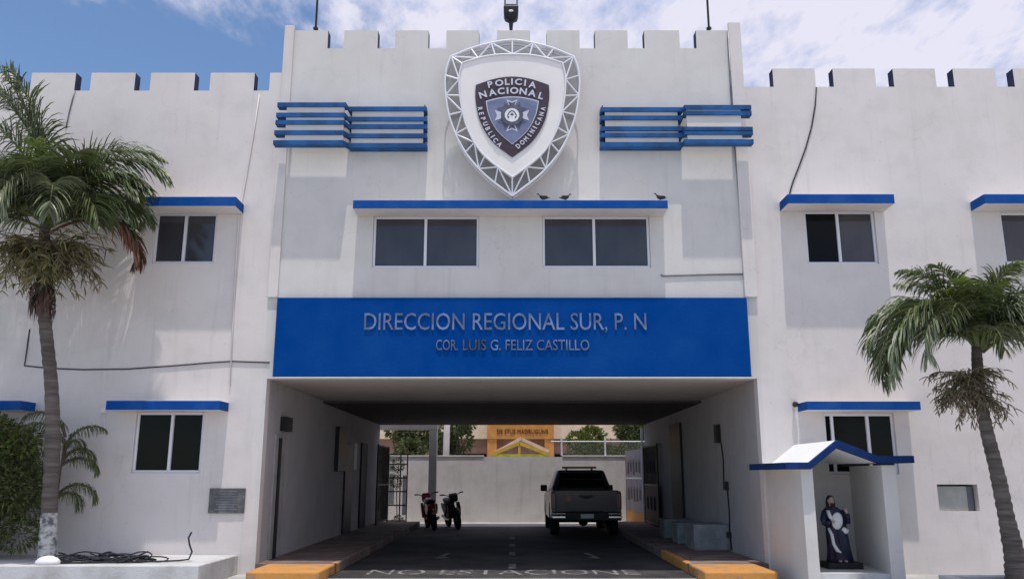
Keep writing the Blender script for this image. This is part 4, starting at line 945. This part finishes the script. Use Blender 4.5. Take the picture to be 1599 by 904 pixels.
gl(cb[1], cb[2], ct[2], ct[1], 'side_window', i0=.10, i1=.43); gl(cb[1], cb[2], ct[2], ct[1], 'side_window', i0=.47, i1=.78)
q = MB(); q.tube([(-.70, 1.30, 1.22), (-.62, 1.38, 1.50), (.62, 1.38, 1.50), (.70, 1.30, 1.22)], .03, 8); tb(q, 'sports_bar', M['black'], smooth=True)
q = MB(); q.box(-.50, .50, 2.2, 2.4, 1.79, 1.85); q.box(-.4, -.34, 2.25, 2.35, 1.74, 1.79); q.box(.34, .4, 2.25, 2.35, 1.74, 1.79); tb(q, 'roof_light_bar', M['redpaint'], .015)
for s in (-1, 1):
    a, b_ = sorted((s*.934, s*.80)); q = MB(); q.box(a, b_, -.012, .22, .72, 1.15); tb(q, 'tail_light', M['redlamp'], .02)
    a, b_ = sorted((s*.92, s*.56)); q = MB(); q.box(a, b_, -.20, .0, .50, .565); q.box(a, b_, -.19, 0, .60, .635); tb(q, 'bumper_end', M['chrome'], .015)
    q = MB(); a, b_ = sorted((s*.90, s*1.10)); q.hexa([(a, 3.28, 1.13), (b_, 3.28, 1.13), (b_, 3.38, 1.13), (a, 3.38, 1.13)], [(a, 3.28, 1.32), (b_, 3.28, 1.32), (b_, 3.4, 1.32), (a, 3.4, 1.32)]); tb(q, 'door_mirror', M['black'], .03)
    a, b_ = sorted((s*.86, s*.60)); q = MB(); q.box(a, b_, 5.15, 5.255, .78, .95); tb(q, 'headlight', M['chrome'], .02)
q = MB(); q.box(-.90, .90, -.17, .0, .44, .66); tb(q, 'rear_bumper', M['black'], .02)
q = MB(); q.box(-.17, .17, -.186, -.172, .50, .61); tb(q, 'number_plate', M['plate'])
q = MB(); q.box(-.88, .88, 5.2, 5.3, .42, .75); tb(q, 'front_bumper', M['black'], .03)
q = MB(); q.tube([(-.75, 1.12, .38), (.75, 1.12, .38)], .05, 8); q.tube([(0, 1.1, .4), (0, 3.6, .42)], .04, 8); q.tube([(.45, -.05, .34), (.45, 1.4, .36)], .035, 8); q.ell((0, 1.12, .37), .14, .14, .14); q.box(-.5, -.42, .0, 5, .40, .5); q.box(.42, .5, .0, 5, .40, .5)
tb(q, 'chassis', M['black'], smooth=False)
for s in (-1, 1):
    for y in (1.12, 4.3):
        w = MB(); prof = [(-.11, .22), (-.12, .34), (-.09, .38), (.09, .38), (.12, .34), (.11, .22)]; w.lathe_x((s*.80, y, .38), prof, 30)
        wo_ = tb(w, 'wheel', M['rubber'], smooth=False)
        r_ = MB(); r_.lathe_x((s*.80, y, .38), [(-.07, .01), (-.07, .22), (.07, .22), (.07 if s > 0 else .05, .2), (.03*s + .02, .16), (.03*s + .02, .01)], 24); r_.build('rim', M['rim'], wo_, world=False)

# ------------------------------------------------------------------ motorcycles
def motorcycle(loc, rz, lean, label, paint, steer=0):
    o = thing('motorcycle', label, 'motorcycle', loc, group='motorcycles parked at the rear mouth'); o.rotation_euler = (0, lean, rz)
    def b_(mb, name, m, smooth=False, bevel=0, par=None): return mb.build(name, m, par or o, smooth=smooth, bevel=bevel, world=False)
    for y in (-.62, .66):
        q = MB(); q.lathe_x((0, y, .30), [(-.055, .20), (-.065, .26), (-.03, .302), (.03, .302), (.065, .26), (.055, .20)], 28); w = b_(q, 'wheel', M['rubber'], True)
        r_ = MB(); r_.lathe_x((0, y, .30), [(-.02, .22), (-.025, .24), (.025, .24), (.02, .22)], 24); r_.tube([(-.06, y, .3), (.06, y, .3)], .035, 10)
        for k in range(10): a_ = k*math.pi/5; r_.tube([(0, y, .3), (0, y + .225*math.cos(a_), .3 + .225*math.sin(a_))], .005, 4)
        b_(r_, 'rim', M['rim'], par=w)
    q = MB()
    for s in (-1, 1): q.tube([(s*.075, .66, .30), (s*.075, .42, .95)], .018, 8); q.tube([(s*.06, -.62, .30), (s*.06, -.1, .36)], .02, 8); q.tube([(s*.09, -.55, .34), (s*.09, -.42, .68)], .026, 8)
    q.tube([(0, .40, .88), (0, .05, .74), (0, -.5, .70)], .03, 8); q.tube([(0, .40, .82), (0, .18, .35), (0, -.15, .32), (0, -.25, .68)], .022, 8); b_(q, 'frame', M['black'], True)
    q = MB(); q.ell((0, 0.02, .44), .11, .18, .15); q.box(-.1, .1, -.14, .16, .30, .42); q.tube([(0.0, .12, .52), (0, .2, .58)], .05, 10); b_(q, 'engine', M['dkmetal'], True)
    q = MB(); q.loft([[(w*math.cos(2*math.pi*k/14), y, z + h*math.sin(2*math.pi*k/14)) for k in range(14)] for y, z, w, h in ((-.10,.78,.05,.05),(.0,.80,.11,.09),(.15,.83,.135,.11),(.28,.85,.12,.10),(.38,.86,.05,.05))]); b_(q, 'fuel_tank', paint, True)
    q = MB(); q.loft([[(w*math.cos(2*math.pi*k/12), y, z + h*math.sin(2*math.pi*k/12)) for k in range(12)] for y, z, w, h in ((-.68,.86,.05,.025),(-.55,.85,.13,.07),(-.3,.81,.145,.075),(-.08,.81,.12,.07),(0,.84,.03,.02))]); b_(q, 'seat', M['black'], True)
    q = MB(); q.loft([[(w*sx, y, z + t) for sx, t in ((-1, -.05), (-.8, .0), (.8, .0), (1, -.05), (.7, -.07), (-.7, -.07))] for y, z, w in ((-.88, .55, .07), (-.82, .68, .08), (-.62, .79, .09), (-.3, .77, .09))]); b_(q, 'rear_fender', paint)
    q = MB(); P = [(0, .66 + .34*math.cos(a_), .30 + .34*math.sin(a_)) for a_ in [R(t) for t in range(20, 150, 13)]]; q.tube(P, .055, 6, flat=.35); b_(q, 'front_fender', paint, True)
    q = MB(); q.tube([(-.36, .30, 1.06), (-.22, .40, 1.04), (-.08, .42, .97), (.08, .42, .97), (.22, .40, 1.04), (.36, .30, 1.06)], .013, 8)
    for s in (-1, 1): q.tube([(s*.37, .29, 1.06), (s*.25, .37, 1.05)], .02, 8)
    hb = b_(q, 'handlebar', M['black'], True)
    for s in (-1, 1):
        q = MB(); a_, c_ = sorted((s*.13, s*.155)); q.prism([(-.70, .62), (-.72, .76), (-.2, .76), (-.05, .62), (-.2, .48), (-.5, .46)], a_, c_, 'x'); b_(q, 'side_cover', paint, bevel=.012)
        q = MB(); a_, c_ = sorted((s*.12, s*.20)); q.prism([(.40, .80), (.50, .62), (.40, .36), (.28, .34), (.30, .70)], a_, c_, 'x'); b_(q, 'leg_shield', paint, bevel=.015)
    q = MB(); q.ell((0, .50, .93), .085, .07, .09); b_(q, 'headlight', M['white'] if paint is not M['redpaint'] else M['chrome'], True)
    q = MB(); q.prism([(.44, .80), (.56, .84), (.58, 1.0), (.46, 1.08), (.38, 1.0)], -.13, .13, 'x'); b_(q, 'front_cowl', paint, bevel=.03)
    q = MB(); q.box(-.06, .06, -.90, -.86, .58, .65); b_(q, 'tail_light', M['redlamp'], bevel=.01)
    q = MB(); q.tube([(.1, .15, .4), (.12, .1, .26), (.13, -.3, .28), (.13, -.75, .36)], [.02, .022, .035, .045], 10); b_(q, 'exhaust', M['chrome'], True)
    q = MB(); q.tube([(-.05, -.02, .3), (-.20, .02, .0)], .012, 6); b_(q, 'kick_stand', M['dkmetal'], True)
    return o
motorcycle((at(675, 824, 26.6).x, 26.3, .006), R(14), R(-7), 'dark red motorcycle parked at the left of the rear mouth, rear wheel towards us', M['redpaint'])
motorcycle((at(708, 822, 26.9).x, 26.9, .006), R(-163), R(8), 'black motorcycle with pale headlight beside the dark red one', M['black'])

# ------------------------------------------------------------------ yard behind
struct('yard_floor', MB().box(-14, 14, 27.72, 30.2, 0, .005), M['conc'])
yw = thing('yard_wall', 'plain grey painted boundary wall closing the yard behind the passage', 'wall', (0, 30.2, 0))
zy = Z(713, 30.2); MB().box(-14, 14, 30.2, 30.4, 0, zy).build('wall_body', M['yardwall'], yw)
q = MB()
for x0, x1 in ((-14, -1.0), (1.8, 14)): q.box(x0, x1, 30.17, 30.43, zy + .002, zy + .05)
q.build('coping', M['yardwall'], yw, bevel=.01, split=True)
rw = thing('side_yard_wall', 'painted side wall with dark figures and orange foot at the right of the yard', 'wall', (4.3, 28.8, 0))
MB().prism([(4.30, 27.52), (4.5, 27.52), (4.5, 30.17), (4.02, 30.17)], 0, 2.45, 'z').build('wall_body', M['sidewall'], rw)
q = MB(); random.seed(9)
sx2 = lambda y, o=0: 4.30 - .28*(y - 27.52)/2.65 - o      # the wall face runs slightly inwards
for zc2, hh in ((1.95, .32), (1.05, .32)):
    for k in range(6):
        yy = 27.85 + k*.38; h_ = hh * random.uniform(.7, 1.1); q.ell((sx2(yy, .004), yy, zc2 + h_*.5), .006, .05, .055, 10, 8)
        q.hexa([(sx2(yy-.09, .012), yy-.09, zc2-h_), (sx2(yy-.09, .003), yy-.09, zc2-h_), (sx2(yy+.09, .003), yy+.09, zc2-h_), (sx2(yy+.09, .012), yy+.09, zc2-h_)], [(sx2(yy-.1, .012), yy-.1, zc2+h_*.35), (sx2(yy-.1, .003), yy-.1, zc2+h_*.35), (sx2(yy+.1, .003), yy+.1, zc2+h_*.35), (sx2(yy+.1, .012), yy+.1, zc2+h_*.35)])
q.build('painted_figures', M['badge'], rw)
def band2(z0, z1, o, m, name):
    q = MB(); ya, yb = 27.55, 30.1; f = [(sx2(ya, o), ya), (sx2(ya, .002), ya), (sx2(yb, .002), yb), (sx2(yb, o), yb)]; q.prism(f, z0, z1, 'z'); q.build(name, m, rw)
band2(0, .42, .016, M['kerb'], 'orange_foot_band'); band2(1.48, 1.53, .02, M['white'], 'dividing_strip')
MB().box(4.2, 4.262, 27.52, 27.6, 0, 3.1).build('white_edge_post', M['white'], rw)
# concrete carport post with beam, left
cpst = thing('carport_frame', 'grey concrete post and beam standing in the yard left of the passage axis', 'post', (at(676, 800, 28.4).x, 28.4, 0))
cx = at(676, 740, 28.4).x; zb_ = Z(671, 28.4)
q = MB(); q.box(cx - .14, cx + .12, 28.3, 28.55, 0, zb_); q.build('post', M['yardwall'], cpst, bevel=.01)
q = MB(); q.box(-5.5, cx + .14, 28.28, 28.57, zb_ + .002, zb_ + .28); q.build('beam', M['yardwall'], cpst, bevel=.01)
o = MB(); xp = at(697, 690, 32).x; o.tube([(xp - .05, 32, 0), (xp, 32, 2.6), (xp + .05, 32, 6)], [.14, .12, .10], 12); tag(o.build('utility_pole', M['yardwall'], smooth=True), 'slim pale concrete utility pole behind the yard wall', 'pole')
# open grille with planting at the far left of the yard
gr = thing('yard_gate', 'dark metal gate with white sheets seen at the left end of the yard', 'gate', (-4.0, 28.9, 0))
q = MB()
for x in (-4.18, -3.78, -3.55): q.box(x - .02, x + .02, 28.88, 28.92, 0, 2.3)
for z in (.1, .6, 1.05, 1.5, 1.95, 2.27): q.box(-4.16, -3.57, 28.885, 28.915, z, z + .04)
q.build('frame', M['dkmetal'], gr)
q = MB(); q.box(-4.15, -3.98, 28.93, 28.95, .65, 2.25); q.box(-3.7, -3.58, 28.93, 28.95, .3, 1.6); q.build('white_sheet', M['white'], gr, split=True)
hb_ = thing('climbing_plant', 'small dark plant growing through the gate at the left end of the yard', 'plant', (-3.85, 28.7, 0))
q = MB(); leafcloud(q, [((-3.85, 28.75, 1.95), .2, .1, .22), ((-3.9, 28.75, 1.4), .2, .1, .2), ((-3.8, 28.75, .15), .16, .12, .15)], 900, .04, .09); q.raw = True; q.build('foliage', M['bush'], hb_)
MB().tube([(-3.83, 28.8, 0), (-3.88, 28.8, 1.0), (-3.83, 28.78, 2.0)], .014, 6).build('stem', M['bark'], hb_)

# fence on top of the wall, right
fn = thing('mesh_fence', 'white post and rail mesh fence on the yard wall at the right', 'fence', (2.5, 30.3, zy))
zf = Z(689, 30.3)
q = MB(); q.tube([(1.4, 30.3, zf), (4.9, 30.3, zf)], .022, 6); q.build('rail', M['metal_w'], fn)
for x in (877, 945, 1010):
    xx = at(x, 700, 30.3).x; MB().tube([(xx, 30.3, zy + .05), (xx, 30.3, zf + .18)], .03, 8).build('post', M['metal_w'], fn)
q = MB()
for k in range(34):
    x0 = 1.4 + k*.1; q.tube([(x0, 30.3, zy + .05), (x0 + .35, 30.3, zf)], .003, 3); q.tube([(x0 + .35, 30.3, zy + .05), (x0, 30.3, zf)], .003, 3)
q.build('mesh', M['grmetal'], fn)
# orange-fronted building behind the yard
ob = thing('orange_fronted_building', 'low cream building with an orange lettered front behind the yard wall', 'building', (0, 46, 0))
Yo = 46
zfa = Z(685, Yo)
q = MB(); q.box(-9, 9, Yo + .02, Yo + 6, zfa + .01, 6.2); q.build('upper_wall', M['cream'], ob)
q = MB(); q.box(-8.8, 8.8, Yo + .6, Yo + 5.8, 0, zfa); q.build('lower_wall', M['pinkb'], ob)  # recessed lower wall coloured pinkish brown, unlike the cream above
xa, xb = at(761, 690, Yo - .5).x, at(865, 690, Yo - .5).x
q = MB(); q.box(xa, xb, Yo - .5, Yo + .015, zfa - .02, 5.6); q.build('orange_front', M['orange'], ob)
q = MB(); q.box(xa, xa + .5, Yo - .45, Yo + .55, 0, zfa - .025); q.box(xb - .5, xb, Yo - .45, Yo + .55, 0, zfa - .025); q.build('portico_post', M['orange'], ob, split=True)
for x in (880, 897, 745, 722):
    v = at(x, 698, Yo + .58); q = MB(); q.box(v.x - .5, v.x + .5, Yo + .57, Yo + .595, .9, 2.75); q.build('window', M['glass2'], ob)
q = MB(); A = at(776, 674, Yo - .52); Bq = at(856, 674, Yo - .52); zA, zB = Z(677, Yo-.52), Z(670, Yo-.52)
solid_text(q, 'DE STUS MADRUGUNS', lambda a, b_, t: (A.x + (Bq.x-A.x)*a, Yo - .505 - .03*t, zA + (zB-zA)*b_), 1); q.build('lettering', M['brown'], ob)
# yellow gabled kiosk
ks = thing('yellow_gable_kiosk', 'small yellow gabled shelter just behind the yard wall in front of the orange building', 'shelter', (.4, 35, 0))
Yk = 35; a0 = at(768, 709.5, Yk); a1 = at(811, 691.5, Yk); a2 = at(857, 709.5, Yk)
def beam(p, r, Yb, w=.07, d=.09, dy=0):
    d_ = (r - p).normalized(); n = Vector((-d_.z, 0, d_.x)) * w; q = MB(); y0 = Yb + dy; P4 = [p - n, p + n, r + n, r - n]; q.hexa([(v_.x, y0, v_.z) for v_ in P4], [(v_.x, y0 + d, v_.z) for v_ in P4]); return q
for u, w in ((a0, a1), (a1, a2)): beam(u, w, Yk).build('gable_beam', M['yellow'], ks)
r0, r1, r2 = at(772, 707, Yk) , at(815, 685, Yk), at(860, 707, Yk)
for u, w in ((r0, r1), (r1, r2)): beam(u + Vector((0,0,.06)), w + Vector((0,0,.1)), Yk + 1.6).build('rear_gable_beam', M['cream'], ks)
q = MB(); q.box(a0.x, a2.x, Yk + .01, Yk + .08, a0.z - .10, a0.z + .02); q.build('tie_beam', M['limey'], ks)
q = MB(); q.box(a1.x - .05, a1.x + .05, Yk + .02, Yk + .07, a0.z + .02, a1.z - .05); q.build('king_post', M['yellow'], ks)
q = MB(); q.hexa([(a0.x, Yk+.1, a0.z), (a1.x, Yk+.1, a1.z), (a1.x, Yk+1.6, a1.z), (a0.x, Yk+1.6, a0.z)], [(a0.x, Yk+.1, a0.z+.05), (a1.x, Yk+.1, a1.z+.05), (a1.x, Yk+1.6, a1.z+.05), (a0.x, Yk+1.6, a0.z+.05)])
q.hexa([(a1.x+.001, Yk+.1, a1.z), (a2.x, Yk+.1, a2.z), (a2.x, Yk+1.6, a2.z), (a1.x+.001, Yk+1.6, a1.z)], [(a1.x+.001, Yk+.1, a1.z+.05), (a2.x, Yk+.1, a2.z+.05), (a2.x, Yk+1.6, a2.z+.05), (a1.x+.001, Yk+1.6, a1.z+.05)]); q.build('roof', M['pinkb'], ks)
for x in (a0.x + .1, a2.x - .1):
    for y in (Yk + .12, Yk + 1.5): MB().box(x - .05, x + .05, y - .05, y + .05, 0, a0.z - .11).build('post', M['yellow'], ks)
# trees behind the yard
def tree(x, Y_, h, r, label, m, n=4200, seed=1):
    random.seed(seed); o = thing('tree', label, 'tree', (x, Y_, 0), group='trees behind the yard wall')
    q = MB(); q.tube([(x, Y_, 0), (x + .08, Y_, h*.3), (x, Y_, h*.62)], [.13, .10, .06], 8)
    for k in range(5): a_ = k*1.3; q.tube([(x, Y_, h*.35), (x + r*.5*math.cos(a_), Y_ + r*.5*math.sin(a_), h*.7)], [.06, .02], 6)
    q.build('trunk', M['bark'], o, smooth=True)
    q = MB(); bl = [((x + r*.5*math.cos(k*1.1)*random.uniform(.5, 1.1), Y_ + r*.5*math.sin(k*1.1), h*.6 + h*.3*random.uniform(-.7, 1)), r*random.uniform(.35, .55), r*random.uniform(.35, .55), r*random.uniform(.3, .5)) for k in range(9)]
    leafcloud(q, bl, n, .10, .22); q.raw = True; q.build('crown', m, o)
tree(at(647, 700, 33).x, 33, 3.9, 1.0, 'dark leafy tree left of the concrete post behind the yard wall', M['bush'], 6000, 1)
tree(at(622, 700, 33).x, 33.6, 4.4, .8, 'sparse dark tree at the far left behind the yard wall', M['bush'], 3000, 2)
tree(at(706, 690, 36).x, 36.5, 4.6, 1.15, 'yellow-green tree beside the utility pole', M['treeleaf'], 5500, 3)
tree(at(922, 690, 35).x, 35, 3.7, .95, 'bright yellow-green rounded tree behind the mesh fence', M['bushy'], 5000, 4)
tree(at(968, 690, 33).x, 33, 4.3, 1.1, 'broad mid green tree behind the fence near the side wall', M['treeleaf'], 5500, 5)
tree(at(996, 690, 34).x, 34, 4.6, 1.0, 'dark tree at the far right behind the fence', M['bush'], 4500, 6)
hd = MB(); random.seed(8); leafcloud(hd, [((at(900 + 18*k, 700, 31.2).x, 31.2, 2.35), .4, .3, .38) for k in range(6)], 4500, .05, .12); hd.raw = True
ho = thing('hedge', 'green hedge just behind the mesh fence', 'hedge', (3.2, 31.2, 0)); hd.build('foliage', M['bush'], ho)
MB().box(2.0, 4.9, 31.15, 31.25, 0, 2.2).build('stems', M['bark'], ho)
